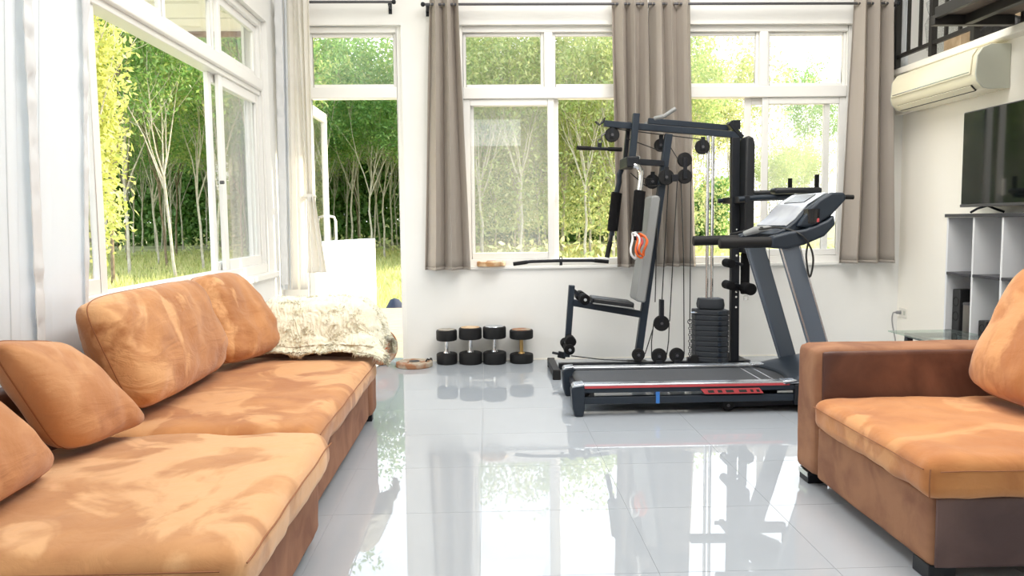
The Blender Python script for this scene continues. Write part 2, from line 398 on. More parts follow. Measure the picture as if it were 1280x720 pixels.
# back wall: pillars and aprons around door opening and two windows
DX0, DX1, ZT = -1.50, -.68, 2.80
A0, A1, C0, C1, SILL = -.22, 1.30, 1.60, 3.12, .80
bw = B()
YB = WY + .20
bw.box(WX0 - .2, DX0, WY, YB, 0, ZT).box(DX1, A0, WY, YB, 0, ZT).box(A1, C0, WY, YB, SILL, ZT).box(C1, 5.7, WY, YB, 0, ZT)
bw.box(A0, C1, WY, YB, 0, SILL).box(WX0 - .2, 5.7, WY, YB, ZT, CEIL)
struct(put('wall_back', bw, M['wall'], flat=True), 'white painted back wall pierced by a doorway and two windows')
# left wall with one wide window
LX, LY0, LY1, LZ0, LZ1 = -1.70, 2.55, 6.45, .80, 2.76
lw = B().box(LX - .2, LX, -2.6, LY0, -.1, CEIL).box(LX - .2, LX, LY1, WY, -.1, CEIL).box(LX - .2, LX, LY0, LY1, -.1, LZ0).box(LX - .2, LX, LY0, LY1, LZ1, CEIL)
struct(put('wall_left', lw, M['wall'], flat=True), 'white left wall with a wide sliding window')
struct(put('trim_1', B().box(LX, LX + .032, 2.56, 6.50, LZ0 - .04, LZ0), M['frame'], bevel=.006), 'white ledge under the wide left window')
# right wall up to the mezzanine slab
struct(put('wall_right', B().box(WX1, WX1 + .15, -2.6, WY, -.1, 2.36), M['cream']), 'cream right wall under the mezzanine')
struct(put('trim_2', B().box(WX1 - .10, 5.6, -2.6, WY, 2.36, 2.415), M['cream'], bevel=.006), 'cream mezzanine floor edge along the right wall')
struct(put('wall_mezzanine', B().box(5.6, 5.75, -2.6, WY, 2.3, CEIL), M['mezz']), 'dull grey wall at the back of the mezzanine')
struct(put('ceiling', B().box(WX0 - .2, 5.75, -2.6, YB, CEIL, CEIL + .12), M['wall']))
rb = B()
RY0, RY1 = -2.8, -2.6
rb.box(WX0 - .2, -.36, RY0, RY1, -.1, CEIL).box(.73, 5.75, RY0, RY1, -.1, CEIL).box(-.36, .73, RY0, RY1, -.1, 2.7).box(-.36, .73, RY0, RY1, 3.25, CEIL)
struct(put('wall_rear', rb, M['wall'], flat=True))
struct(put('trim_3', B().box(A0 - .01, C1 + .01, WY - .025, WY + .06, SILL - .02, SILL + .005), M['frame'], bevel=.005), 'white sill ledge under the two back windows')
struct(put('baseboard_back', B().box(DX1, WX1, WY - .006, WY, 0, .012), M['cream']), 'thin cream skirting line at the foot of the back wall')

# ---- windows
def framed(parent, name, x0, x1, z0, z1, y, w=.045, d=.04, glassm=None, axis='x'):
    """rectangular sash: four bars + pane.  axis x = in the back wall plane, y = in the left wall plane"""
    b = B()
    def bx(a0, a1, c0, c1, dd=d, bb=b):
        if axis == 'x': bb.box(a0, a1, y - dd / 2, y + dd / 2, c0, c1)
        else: bb.box(y - dd / 2, y + dd / 2, a0, a1, c0, c1)
    bx(x0, x0 + w, z0, z1); bx(x1 - w, x1, z0, z1); bx(x0 + w, x1 - w, z0, z0 + w); bx(x0 + w, x1 - w, z1 - w, z1)
    o = put(name, b, M['frame'], parent, bevel=.004)
    if glassm:
        g = B(); bx(x0 + w - .005, x1 - w + .005, z0 + w - .005, z1 - w + .005, .005, g)
        p = put('pane', g, M[glassm], o, flat=True)
    return o
def back_window(n, x0, x1, open_right, label):
    r = sroot('window_%d' % n, ((x0 + x1) / 2, WY + .1, SILL), label)
    y = WY + .10; xm = (x0 + x1) / 2
    b = B()
    for a, c, e, f in ((x0, x0 + .045, SILL, ZT), (x1 - .045, x1, SILL, ZT), (x0 + .045, x1 - .045, SILL, SILL + .06), (x0 + .045, x1 - .045, ZT - .05, ZT)):
        b.box(a, c, y - .05, y + .05, e, f)
    put('frame', b, M['frame'], r, bevel=.004)
    put('transom_bar', B().box(x0 + .045, x1 - .045, y - .055, y + .05, 2.205, 2.30), M['frame'], r, bevel=.006)
    put('mullion', B().box(xm - .035, xm + .035, y - .05, y + .05, 2.30, ZT - .05), M['frame'], r, bevel=.004)
    framed(r, 'upper_sash', x0 + .045, xm - .035, 2.30, ZT - .05, y, .028, .03, 'mesh2')
    framed(r, 'upper_sash', xm + .035, x1 - .045, 2.30, ZT - .05, y, .028, .03, 'clear' if not open_right else 'mesh2')
    if open_right:   # both lower sashes slid to the left
        framed(r, 'lower_sash', x0 + .045, xm + .045, SILL + .06, 2.205, y - .018, .055, .03, 'mesh')
        s2 = framed(r, 'lower_sash', x0 + .075, xm + .085, SILL + .06, 2.205, y + .02, .055, .03, 'clear')
        xs = xm + .06
    else:
        framed(r, 'lower_sash', xm + .0, x1 - .045, SILL + .06, 2.205, y - .018, .055, .03, 'mesh')
        s2 = framed(r, 'lower_sash', xm - .14, x1 - .16, SILL + .06, 2.205, y + .02, .055, .03, 'clear')
        xs = xm - .115
    h = put('sash_handle', B().box(xs - .012, xs + .012, y - .05, y - .03, 1.36, 1.50), M['frame'], r, bevel=.003)
    return r
back_window(2, A0, A1, True, 'white sliding window in the back wall next to the doorway')
back_window(3, C0, C1, False, 'white sliding window in the back wall behind the treadmill console')
def left_window():
    r = sroot('window_1', (LX - .1, 4.5, LZ0), 'wide white sliding window in the left wall, middle panes open')
    x = LX - .10
    b = B()
    for a, c, e, f in ((LY0, LY0 + .05, LZ0, LZ1), (LY1 - .07, LY1, LZ0, LZ1), (LY0 + .05, LY1 - .07, LZ0, LZ0 + .07), (LY0 + .05, LY1 - .07, LZ1 - .05, LZ1)):
        b.box(x - .06, x + .06, a, c, e, f)
    put('frame', b, M['frame'], r, bevel=.005)
    put('transom_bar', B().box(x - .06, x + .075, LY0 + .05, LY1 - .07, 2.215, 2.30), M['frame'], r, bevel=.008)
    put('track', B().box(x - .05, x + .05, LY0 + .05, LY1 - .07, 2.18, 2.215), M['frame'], r, bevel=.004)
    ups = [LY0 + .05, 3.66, 4.61, 5.50, LY1 - .07]
    for k in range(4):
        framed(r, 'upper_sash', ups[k], ups[k + 1], 2.30, LZ1 - .05, x + (.015 if k % 2 else -.015), .055, .03, 'clear', 'y')
    framed(r, 'lower_sash', LY0 + .05, 3.76, LZ0 + .07, 2.18, x + .02, .07, .03, 'clear', 'y')
    framed(r, 'lower_sash', LY0 + .10, 3.84, LZ0 + .07, 2.18, x - .02, .06, .03, 'clear', 'y')
    framed(r, 'lower_sash', 5.46, LY1 - .07, LZ0 + .07, 2.18, x + .02, .07, .03, 'mesh2', 'y')
    framed(r, 'lower_sash', 5.36, LY1 - .14, LZ0 + .07, 2.18, x - .02, .06, .03, 'clear', 'y')
    put('latch', B().cyl((x + .035, 5.40, 1.46), (x + .06, 5.40, 1.46), .012, 10), M['bezel'], r)
left_window()
def door():
    r = sroot('door_1', (-1.09, WY + .1, 0), 'open doorway with a white frame and a glass transom')
    y = WY + .10
    b = B().box(DX0, DX0 + .05, y - .05, y + .05, 0, ZT).box(DX1 - .045, DX1, y - .05, y + .05, 0, ZT).box(DX0 + .05, DX1 - .045, y - .05, y + .05, ZT - .05, ZT)
    put('frame', b, M['frame'], r, bevel=.004)
    put('transom_bar', B().box(DX0 + .05, DX1 - .045, y - .055, y + .05, 2.215, 2.305), M['frame'], r, bevel=.005)
    framed(r, 'transom_sash', DX0 + .05, DX1 - .045, 2.305, ZT - .05, y, .03, .03, 'mesh2')
    # leaf swung out square to the wall, hinged on the left jamb
    leaf = framed(r, 'door_leaf', y + .06, y + .80, .03, 2.20, DX0 + .0, .085, .04, 'clear', 'y')
    put('kick_panel', B().box(DX0 - .012, DX0 + .012, y + .14, y + .72, .11, .95), M['frame'], leaf, bevel=.003)
    put('pull_handle', B().tube([(DX0 + .02, y + .76, .97), (DX0 + .075, y + .76, .99), (DX0 + .085, y + .76, 1.04), (DX0 + .085, y + .76, 1.20), (DX0 + .07, y + .76, 1.24), (DX0 + .02, y + .76, 1.25)], .011, 8), M['frame'], leaf)
    put('threshold', B().box(DX0, DX1, WY + .0, YB, -.02, .004), M['silver'], r, bevel=.002)
door()

# ---- outside structure: eaves, terrace, ground
eave = sroot('roof_eaves', (-2.4, 7.4, 3.0), 'white boarded soffit with a brown fascia outside the windows')
for k in range(5):
    put('soffit_panel', B().box(-2.92, -1.91, 1.2 + 1.22 * k, 1.2 + 1.22 * k + 1.205, 3.0, 3.015), M['soffit'], eave, flat=True)
for k in range(7):
    put('soffit_panel', B().box(-2.92 + 1.22 * k, -2.92 + 1.22 * k + 1.205, 7.312 if k == 0 else 6.93, 7.78, 3.0, 3.015), M['soffit'], eave, flat=True)
put('soffit_panel', B().box(-2.92, -1.91, 7.305, 7.306, 3.0, 3.015), M['soffit'], eave, flat=True)
put('fascia', B().box(-2.97, -2.92, 1.0, 7.83, 2.955, 3.16), M['fascia'], eave)
put('fascia', B().box(-2.97, 5.8, 7.78, 7.83, 2.955, 3.16), M['fascia'], eave)
put('roof_slab', B().box(-2.95, 5.8, 6.93, 7.80, 3.1, 3.16).box(-2.95, -1.91, 1.0, 6.93, 3.1, 3.16), M['fascia'], eave)
dl = thing('soffit_downlight', 'small round white downlight recessed in the soffit outside the upper left window', 'light', (-2.17, 7.06, 2.995))
put('ring', B().torus((-2.17, 7.06, 2.997), .075, .010, 'z', 24, 6), M['soffit'], dl)
put('lens', B().lathe((-2.17, 7.06, 2.992), [(.001, 0), (.066, 0), (.066, .006), (.001, .006)], 20), M['acgrey'], dl)
struct(put('terrace', B().box(-2.4, 5.0, YB, 11.15, -.5, -.012), M['paving']), 'sunlit tan terrace outside the doorway')
def ground():
    b = B()
    def f(u, v):
        x = -90 + 180 * u; y = -20 + 150 * v
        z = -.42 + .10 * noise.noise(Vector((x * .12, y * .12, 0)))
        if y > 40: z += (y - 40) * .012
        return (x, y, z)
    b.grid(f, 90, 75); return struct(put('ground', b, M['grass'], ang=180), 'sunlit yellow-green grass under the plantation trees')
ground()
tag(put('garden_wall', B().beam((-2.33, 8.15, .23), (-1.60, 11.1, .23), .14, 1.47, (1, -.25, 0)), M['parapet'], bevel=.01), 'low bright white garden wall running away outside the doorway', 'wall')
def cover():
    b = B()
    for k in range(16): pass
    prof = []
    V = [(-1.33, 11.45, .10)]; n = 14
    for j, (rr, z) in enumerate(((.06, .075), (.15, -.06), (.22, -.24), (.27, -.44))):
        for k in range(n):
            t = 2 * PI * k / n; q = rr * (1 + .18 * math.sin(3 * t + j)); V.append((-1.33 + q * math.cos(t), 11.45 + q * math.sin(t), z))
    F = [(0, 1 + (k + 1) % n, 1 + k) for k in range(n)]
    for j in range(3): F += [(1 + j * n + k, 1 + j * n + (k + 1) % n, 1 + (j + 1) * n + (k + 1) % n, 1 + (j + 1) * n + k) for k in range(n)]
    return b.verts_faces(V, F)
tag(put('cloth_cover', cover(), M['bluecloth']), 'small peaked navy cloth cover standing past the terrace edge', 'cover')

# ================================================================== SOFAS
def feet(root, pts, h=.05, w=.07):
    for x, y in pts:
        f = put('leg', B().box(x - w / 2, x + w / 2, y - .03, y + .03, 0, h), M['black'], root, bevel=.003)
def left_far():
    r = thing('sofa_section', 'far sofa section along the left wall, with one arm under the sheepskin', 'sofa', (-1.15, 3.85, 0))
    put('base', soft_box(-1.60, -.69, 2.93, 4.57, .05, .30, .018, wr=.004, seed=2), M['brown'], r, ang=180)
    put('arm', soft_box(-1.60, -.675, 4.575, 4.775, .05, .62, .035, wr=.004, seed=5), M['brown'], r, ang=180)
    put('backrest', soft_box(-1.61, -1.535, 2.93, 4.57, .305, .62, .03, wr=.004, seed=6), M['dark'], r, ang=180)
    c = put('seat_cushion', soft_box(-1.53, -.635, 2.905, 4.565, 0.275, .425, .062, crown=.018, wr=.010, seed=9, cuts=34), M['suedeM'], r, ang=180)
    pts = [(-.632 + .004 * noise.noise(Vector((0, y * 6, 3))), y, .392 + .006 * noise.noise(Vector((1, y * 5, 3)))) for y in np.linspace(2.95, 4.53, 24)]
    put('seam', B().tube(pts, .0024, 6), M['piping'], c)
    feet(r, [(-.73, 4.72), (-.73, 3.02), (-1.5, 4.70), (-1.5, 3.02)])
left_far()
def left_near():
    r = thing('sofa_section', 'near sofa section in the left foreground with a pale patchy suede seat', 'sofa', (-1.1, 2.3, 0))
    put('base', soft_box(-1.60, -.63, 1.81, 2.895, .05, .285, .018, wr=.004, seed=12), M['brown'], r, ang=180)
    put('backrest', soft_box(-1.61, -1.53, 1.81, 2.895, .29, .66, .03, wr=.004, seed=16), M['dark'], r, ang=180)
    c = put('seat_cushion', soft_box(-1.525, -.575, 1.785, 2.898, 0.270, .425, .065, crown=.020, wr=.011, seed=19, cuts=34), M['suedeL'], r, ang=180)
    pts = [(-.572 + .004 * noise.noise(Vector((0, y * 6, 7))), y, .388 + .007 * noise.noise(Vector((1, y * 5, 9)))) for y in np.linspace(1.83, 2.85, 22)]
    put('seam', B().tube(pts, .0024, 6), M['piping'], c)
    pts = [(x, 1.783, .388) for x in np.linspace(-1.4, -.62, 14)]
    put('seam', B().tube(pts, .0024, 6), M['piping'], c)
    feet(r, [(-.70, 2.80), (-.70, 1.93), (-1.5, 2.80), (-1.5, 1.93)])
left_near()
def right_sofa():
    r = thing('sofa_section', 'right-hand sofa section with a brown leather arm and dark plum end panel', 'sofa', (1.95, 2.95, 0))
    put('base', soft_box(1.415, 2.62, 2.435, 3.325, .055, .285, .014, wr=.003, seed=22), M['armtan'], r, ang=180)
    put('end_panel', soft_box(1.425, 2.62, 2.420, 2.437, .055, .285, .008, wr=.001, seed=23), M['darkside'], r, ang=180)
    put('arm', soft_box(1.405, 2.62, 3.335, 3.535, .055, .625, .035, wr=.004, seed=25), M['armtan'], r, ang=180)
    put('arm_panel', soft_box(1.438, 2.61, 3.322, 3.345, .30, .610, .014, wr=.002, seed=24), M['dark'], r, ang=180)
    put('backrest', soft_box(2.46, 2.62, 2.435, 3.32, .29, .70, .04, wr=.004, seed=26), M['dark'], r, ang=180)
    c = put('seat_cushion', soft_box(1.385, 2.45, 2.405, 3.320, 0.280, .415, .048, crown=.016, wr=.009, seed=29, cuts=34), M['suedeR'], r, ang=180)
    pts = [(1.383 + .004 * noise.noise(Vector((0, y * 6, 17))), y, .378 + .005 * noise.noise(Vector((1, y * 5, 9)))) for y in np.linspace(2.44, 3.29, 20)]
    put('seam', B().tube(pts, .0022, 6), M['piping'], c)
    pts = [(x, 2.402, .378 + .005 * noise.noise(Vector((x * 5, 1, 9)))) for x in np.linspace(1.42, 2.4, 20)]
    put('seam', B().tube(pts, .0022, 6), M['piping'], c)
    put('seam', B().tube([(1.392, 2.412, .295), (1.386, 2.404, .34), (1.392, 2.412, .385)], .0028, 6), M['piping'], c)
    for x, y in ((1.47, 3.47), (1.47, 2.50), (2.5, 3.47), (2.5, 2.50)):
        f = put('leg', B().box(x - .05, x + .04, y - .05, y + .05, 0, .054), M['black'], r, bevel=.003)
        if y > 3: put('leg_plate', B().box(x - .054, x - .0505, y - .05, y + .05, .030, .052), M['chrome'], f)
right_sofa()
cushion('back_cushion', 'large wrinkled orange suede back cushion, nearer one on the far left sofa section',
        [(-1.335, 3.00, .465), (-1.345, 4.03, .465), (-1.47, 3.98, .915), (-1.47, 2.90, .915)], .26, M['suedeC'], 3.3, wr=.020, boxy=.34, pinch=.0, round_=.10)
cushion('back_cushion', 'orange suede back cushion leaning beside the white sheepskin',
        [(-1.33, 4.00, .47), (-1.17, 4.53, .47), (-1.44, 4.60, .905), (-1.50, 3.99, .915)], .24, M['suedeC'], 8.1, wr=.018, boxy=.36, pinch=.0, round_=.12)
cushion('throw_pillow', 'square tan suede throw pillow leaning against the dark left backrest',
        [(-1.36, 2.52, .455), (-1.27, 2.94, .455), (-1.47, 2.76, .79), (-1.44, 2.30, .86)], .20, M['suedeP'], 5.0, wr=.013, boxy=.40, pinch=.02)
cushion('throw_pillow', 'tan suede throw pillow cut off by the left edge of the picture',
        [(-1.29, 1.95, .455), (-1.30, 2.37, .455), (-1.44, 2.20, .74), (-1.43, 1.75, .80)], .19, M['suedeP'], 6.6, wr=.010, boxy=.40, pinch=.02)
cushion('back_cushion', 'tall orange suede back cushion on the right-hand sofa section',
        [(2.045, 3.29, .455), (2.045, 2.45, .455), (2.30, 2.43, .98), (2.30, 3.285, .98)], .24, M['suedeR'], 11.0, wr=.012, boxy=.34, pinch=.0)
# sheepskin over the far arm
def sheepskin():
    r = thing('sheepskin', 'fluffy cream sheepskin draped over the far sofa arm', 'sheepskin', (-.95, 4.6, .62))
    path = [(4.37, .450), (4.42, .470), (4.47, .535), (4.51, .615), (4.55, .675), (4.61, .700), (4.70, .695), (4.79, .672), (4.822, .60), (4.825, .50)]
    L = [0]
    for a, b in zip(path, path[1:]): L.append(L[-1] + math.hypot(b[0] - a[0], b[1] - a[1]))
    def at(v):
        d = v * L[-1]
        for i in range(len(path) - 1):
            if d <= L[i + 1] + 1e-9:
                t = (d - L[i]) / (L[i + 1] - L[i]); return [path[i][k] * (1 - t) + path[i + 1][k] * t for k in (0, 1)]
    def f(u, v):
        y, z = at(v); e0 = -1.25 + .03 * math.sin(v * 9); e1 = -.655 + .02 * math.sin(v * 7 + 1)
        x = e0 + (e1 - e0) * u
        n = noise.noise(Vector((x * 7, y * 7, z * 7)))
        y -= .014 * n; z += .014 * n
        # the last strip folds down over the arm front
        if u > .88:
            k = (u - .88) / .12; hang = max(0.0, min(1.0, (z - .46) / .10))
            x += .050 * k; z -= (.15 * hang + .03) * k ** 1.4; y -= .02 * k * hang
        return Vector((x, y, z))
    def nrm(u, v):
        du = f(min(1, u + .01), v) - f(max(0, u - .01), v); dv = f(u, min(1, v + .01)) - f(u, max(0, v - .01))
        return dv.cross(du).normalized()
    sg = -1 if nrm(.5, .3).y > 0 else 1
    def g(u, v):
        p = f(u, v); e = min(1, min(u, 1 - u, v, 1 - v) * 14)
        w = noise.noise_vector(p * 8) * .035
        q = noise.noise(Vector((p.x + w.x, (p.y + w.y) * .45, (p.z + w.z) * .45)) * 85) + .6 * noise.noise(p * 34) + .8 * noise.noise(p * 15)
        return p + nrm(u, v) * sg * (.030 + .026 * e + .0065 * q)
    put('skin', B().grid(g, 230, 190), M['fleece'], r, ang=180)
    rnd = random.Random(5); V = []; F = []
    for i in range(7000):
        u, v = rnd.random(), rnd.random()
        if i % 2 == 0: u = rnd.choice((0, 1)) if i % 4 else u; v = v if i % 4 else rnd.choice((0, .55 + .1 * rnd.random()))
        p = g(u, v); n = nrm(u, v) * sg; q = noise.noise_vector(p * 12)
        d = (n * .30 + Vector((q.x, q.y - .05, q.z - .45)) * .9 + Vector((rnd.uniform(-.2, .2), rnd.uniform(-.2, .2), rnd.uniform(-.2, .2)))).normalized()
        ln = rnd.uniform(.016, .036); w = rnd.uniform(.0022, .0040)
        s = d.orthogonal().normalized() * w; s2 = d.cross(s).normalized() * w
        p = p - n * .006; mid = p + d * ln * .55; tip = p + d * ln + Vector((0, 0, -.004))
        k = len(V)
        V += [p + s, p - s * .5 + s2 * .87, p - s * .5 - s2 * .87, mid + s * .7, mid - s * .35 + s2 * .6, mid - s * .35 - s2 * .6, tip]
        for a in range(3):
            b = (a + 1) % 3; F += [(k + a, k + b, k + 3 + b, k + 3 + a), (k + 3 + a, k + 3 + b, k + 6)]
    me = bpy.data.meshes.new('wool'); o0 = origin(r)
    me.from_pydata([tuple(v - o0) for v in V], [], F); me.materials.append(M['fleece'])
    for pl in me.polygons: pl.use_smooth = True
    o = bpy.data.objects.new('wool', me); lk(o, r); o['kind'] = 'stuff'
sheepskin()

# ================================================================== CURTAINS
def pleat(a, b, n, amp, z1, z0, y, axis='x', seed=0, nu=110, nv=26, phase=0., gather=None, spread=0.):
    """a=(start,end) at the top, b=(start,end) at the bottom"""
    def f(u, v):
        z = z1 + (z0 - z1) * v
        l0 = a[0] + (b[0] - a[0]) * v; l1 = a[1] + (b[1] - a[1]) * v
        if gather:
            c, w, zk, s = gather; k = math.exp(-((z - zk) / s) ** 2)
            l0 = l0 * (1 - k) + (c - w) * k; l1 = l1 * (1 - k) + (c + w) * k
        q = u + .10 * noise.noise(Vector((u * 3, v * .8, seed)))
        ph = 2 * PI * n * q + phase + .35 * noise.noise(Vector((u * 2, v * 2.2, seed + 5)))
        A = amp * (1 + .35 * noise.noise(Vector((u * 4, v * 1.5, seed + 9)))) * (1 + spread * v)
        s = math.sin(ph); dep = A * (math.copysign(abs(s) ** .75, s))
        lat = l0 + (l1 - l0) * (u + .16 / n * math.sin(2 * ph) * .5)
        return (lat, y + dep, z) if axis == 'x' else (y + dep, lat, z)
    return B().grid(f, nu, nv), f
RODZ, RODY = 2.935, WY - .105
def grey_curtain(label, a, b, n, zb, seed, phase=0.):
    r = thing('grey_curtain', label, 'curtain', ((b[0] + b[1]) / 2, RODY, zb))
    g, f = pleat(a, b, n, .058, RODZ + .055, zb, RODY, seed=seed, phase=phase, spread=.25)
    put('cloth', g, M['grey'], r, solid=.003, ang=180)
    V = [Vector(f(i / 90, .995)) for i in range(91)]
    put('hem', B().grid(lambda u, v: tuple(V[int(round(u * 90))] + Vector((0, -.003, .012 - .024 * v))), 90, 1), M['greydark'], r, solid=.004, ang=180)
    for k in range(int(2 * n)):
        u = (k + .5) / (2 * n); p = f(u, .03)
        put('eyelet', B().torus((p[0], RODY, RODZ), .017, .0025, 'x', 16, 6), M['oldchrome'], r)
    return r
grey_curtain('taupe eyelet curtain hanging between the doorway and the first back window', (-.440, -.205), (-.525, -.140), 2.6, .785, 1.0, .6)
grey_curtain('taupe eyelet curtain of the middle pair on the doorway side, behind the weight bench', (1.045, 1.335), (1.095, 1.40), 2.8, .79, 2.2, .2)
grey_curtain('taupe eyelet curtain of the middle pair on the treadmill side, behind the pulleys', (1.355, 1.685), (1.42, 1.755), 3, .79, 3.7, 1.1)
grey_curtain('wide taupe eyelet curtain in the corner beside the air conditioner', (3.06, 3.375), (2.975, 3.465), 3, .80, 4.9, .3)
def rod(label, x0, x1, z, brackets, y=RODY):
    r = thing('curtain_rod', label, 'curtain rod', ((x0 + x1) / 2, y, z))
    put('pole', B().cyl((x0, y, z), (x1, y, z), .011, 12), M['bezel'], r)
    for x, s in ((x0, -1), (x1, 1)):
        put('finial', B().lathe((x, y, z), [(.011, 0), (.017, s * .006), (.019, s * .018), (.014, s * .03), (.001, s * .034)], 14, 'x'), M['black'], r)
    for x in brackets:
        put('bracket', B().tube([(x, WY, z - .03), (x, WY - .05, z - .028), (x, y, z - .018)], .008, 8).box(x - .014, x + .014, WY - .006, WY, z - .07, z + .02), M['black'], r)
rod('long thin grey curtain rod above both back windows', -.47, 3.40, RODZ, (-.455, 1.345, 3.385))
rod('short dark curtain rod above the open doorway', -1.64, -.735, 2.955, (-.76, -1.60))
# white drape in the left foreground, along the left wall
def white_left():
    r = thing('white_curtain', 'long white curtain with ruffled strips hanging at the left edge', 'curtain', (-1.64, 2.6, .1))
    X = -1.645
    g, f = pleat((1.75, 3.50), (1.75, 3.17), 6, .014, 3.02, .06, X, 'y', seed=6.0, nu=220, nv=40)
    put('cloth', g, M['sheer'], r, solid=.003, ang=180)
    for yt, yb, w in ((3.00, 2.90, .030), (2.62, 2.60, .030), (3.47, 3.19, .016)):
        def rf(u, v):
            z = 3.0 - 2.92 * v; y = yt + (yb - yt) * v + (u - .5) * 2 * w
            q = noise.noise(Vector((z * 7, yt, 0))); q2 = noise.noise(Vector((z * 15, yt, 4)))
            return (X + .024 + .017 * (q + .8 * q2) * math.sin(PI * u), y + .009 * (q2 + q) * (2 * u - 1), z)
        put('ruffle', B().grid(rf, 8, 260), M['lace'], r, solid=.002, ang=180)
    put('rod', B().cyl((X, 1.7, 3.03), (X, 3.55, 3.03), .011, 10), M['bezel'], r)
white_left()
def tied():
    y0 = 6.60
    r = thing('white_curtain', 'cream curtain gathered with a knotted tie beside the open doorway', 'curtain', (-1.5, y0, .65))
    g, f = pleat((-1.665, -1.57), (-1.69, -1.60), 2, .014, 3.0, .64, y0 - .01, seed=1.5, nu=60)
    put('lace_panel', g, M['sheer'], r, solid=.003, ang=180)
    def rf(u, v):
        z = 2.98 - 2.3 * v; x = -1.630 + (-1.655 + 1.630) * v + (u - .5) * .06
        q = noise.noise(Vector((z * 8, 2, 0))); q2 = noise.noise(Vector((z * 17, 2, 4)))
        return (x + .005 * (q + q2) * (2 * u - 1), y0 - .040 + .012 * (q + .6 * q2) * math.sin(PI * u), z)
    put('ruffle', B().grid(rf, 8, 220), M['lace'], r, solid=.002, ang=180)
    g, f = pleat((-1.60, -1.45), (-1.635, -1.475), 2.5, .022, 3.0, .64, y0 - .015, seed=3.5, nu=60)
    put('straight_drape', g, M['linen'], r, solid=.003, ang=180)
    g, f = pleat((-1.50, -1.385), (-1.47, -1.40), 2.5, .022, 3.01, 1.40, y0 - .045, seed=2.5, nu=70, gather=(-1.432, .028, 1.40, .42))
    put('gathered_drape', g, M['linen'], r, solid=.003, ang=180)
    b = B()
    b.torus((-1.432, y0 - .03, 1.40), .036, .019, 'z', 18, 8); b.torus((-1.425, y0 - .055, 1.385), .022, .016, 'x', 14, 8)
    put('knot', b, M['linen'], r, ang=180)
    g, f = pleat((-1.44, -1.385), (-1.455, -1.305), 2.5, .024, 1.40, .78, y0 - .06, seed=4.5, nu=50)
    put('tail', g, M['linen'], r, solid=.003, ang=180)
tied()

# ================================================================== DUMBBELLS AND PLATES
def dumbbell(label, x, y, R, hh, H, top, handle, band=None):
    r = thing('dumbbell', label, 'dumbbell', (x, y, 0), 'dumbbells standing along the back wall')
    e = .014
    def head(z0):
        return B().lathe((x, y, z0), [(.001, 0), (R - e, 0), (R - .004, .004), (R, e), (R, hh - e), (R - .004, hh - .004), (R - e, hh), (.001, hh)], 32)
    put('head', head(0), M['rubber'], r); h2 = put('head', head(H - hh), M['rubber'], r)
    put('handle', B().lathe((x, y, 0), [(.019, hh - .002), (.015, hh + .02), (.0165, H / 2), (.015, H - hh - .02), (.019, H - hh + .002)], 16), M[handle], r)
    put('collar', B().lathe((x, y, hh), [(.001, 0), (.028, 0), (.024, .010), (.001, .010)], 18), M[handle], r)
    put('end_ring', B().lathe((x, y, H - .001), [(R * .50, 0), (R * .82, 0), (R * .80, .004), (R * .54, .004)], 28), M[top], h2)
    put('end_disc', B().lathe((x, y, H - .001), [(.001, 0), (R * .50, 0), (R * .50, .0015), (.001, .0015)], 28), M[top if top == 'rust' else 'rubber'], h2)
dumbbell('smallest dumbbell, standing next to the flat rusty plate', -.341, 6.60, .087, .092, .288, 'oldchrome', 'chrome')
dumbbell('dumbbell second from the flat rusty plate, scuffed on its rim', -.143, 6.59, .096, .098, .305, 'woodplate', 'chrome')
dumbbell('tallest dumbbell with a pale silver top, third from the flat rusty plate', .058, 6.58, .097, .100, .312, 'silver', 'chrome')
dumbbell('dumbbell with a brass-coloured handle and rusty ends, nearest the gym', .283, 6.60, .099, .078, .280, 'rust', 'brass')
def plate(name, label, c, R, t, ax, hole, m, m2):
    r = thing(name, label, 'weight plate', c)
    put('disc', B().lathe(c, [(hole, -t / 2), (R - .006, -t / 2), (R, -t / 2 + .006), (R, t / 2 - .006), (R - .006, t / 2), (R * .86, t / 2), (R * .80, t / 4), (R * .40, t / 4), (R * .34, t / 2), (hole, t / 2), (hole, -t / 2)], 40, dirn=ax), m, r)
    put('hub_ring', B().lathe(c, [(hole, t / 2), (R * .30, t / 2), (R * .28, t / 2 + .004), (hole + .002, t / 2 + .004)], 28, dirn=ax), m2, r)
plate('weight_plate', 'rusty weight plate lying flat on the floor beside the dumbbells', (-.605, 6.50, .021), .150, .042, (0, 0, 1), .025, M['rust'], M['black'])
plate('weight_plate', 'rusty weight plate standing upright at the foot of the far sofa arm', (-.885, 6.585, .151), .150, .040, (.55, -.8, .10), .022, M['rust'], M['rustface'])
plate('weight_plate', 'tan worn weight plate lying on the back window sill', (.040, WY + .005, SILL + .026), .122, .040, (0, 0, 1), .02, M['woodplate'], M['rust'])
cl = thing('spring_collar', 'small black bar collar on the floor between the flat plate and the dumbbells', 'collar', (-.475, 6.58, 0))
put('clamp', B().torus((-.475, 6.58, .018), .026, .013, 'x', 20, 8), M['rubber'], cl)
put('lever', B().tube([(-.475, 6.56, .035), (-.50, 6.55, .05), (-.515, 6.54, .03)], .008, 8), M['rubber'], cl)
lb = thing('pulldown_bar', 'long black bent pulldown bar lying on the back window sill', 'bar', (.63, 6.70, SILL))
put('bar', B().tube([(.235, WY - .005, SILL + .022), (.37, WY - .005, SILL + .040), (.63, WY - .005, SILL + .045), (.89, WY - .005, SILL + .043), (1.03, WY - .005, SILL + .030)], .0135, 12), M['black'], lb)
for x0, x1, z0, z1 in ((.225, .345, .021, .036), (.915, 1.035, .042, .030)):
    put('grip', B().cyl((x0, WY - .005, SILL + z0), (x1, WY - .005, SILL + z1), .0165, 12), M['rubber'], lb)
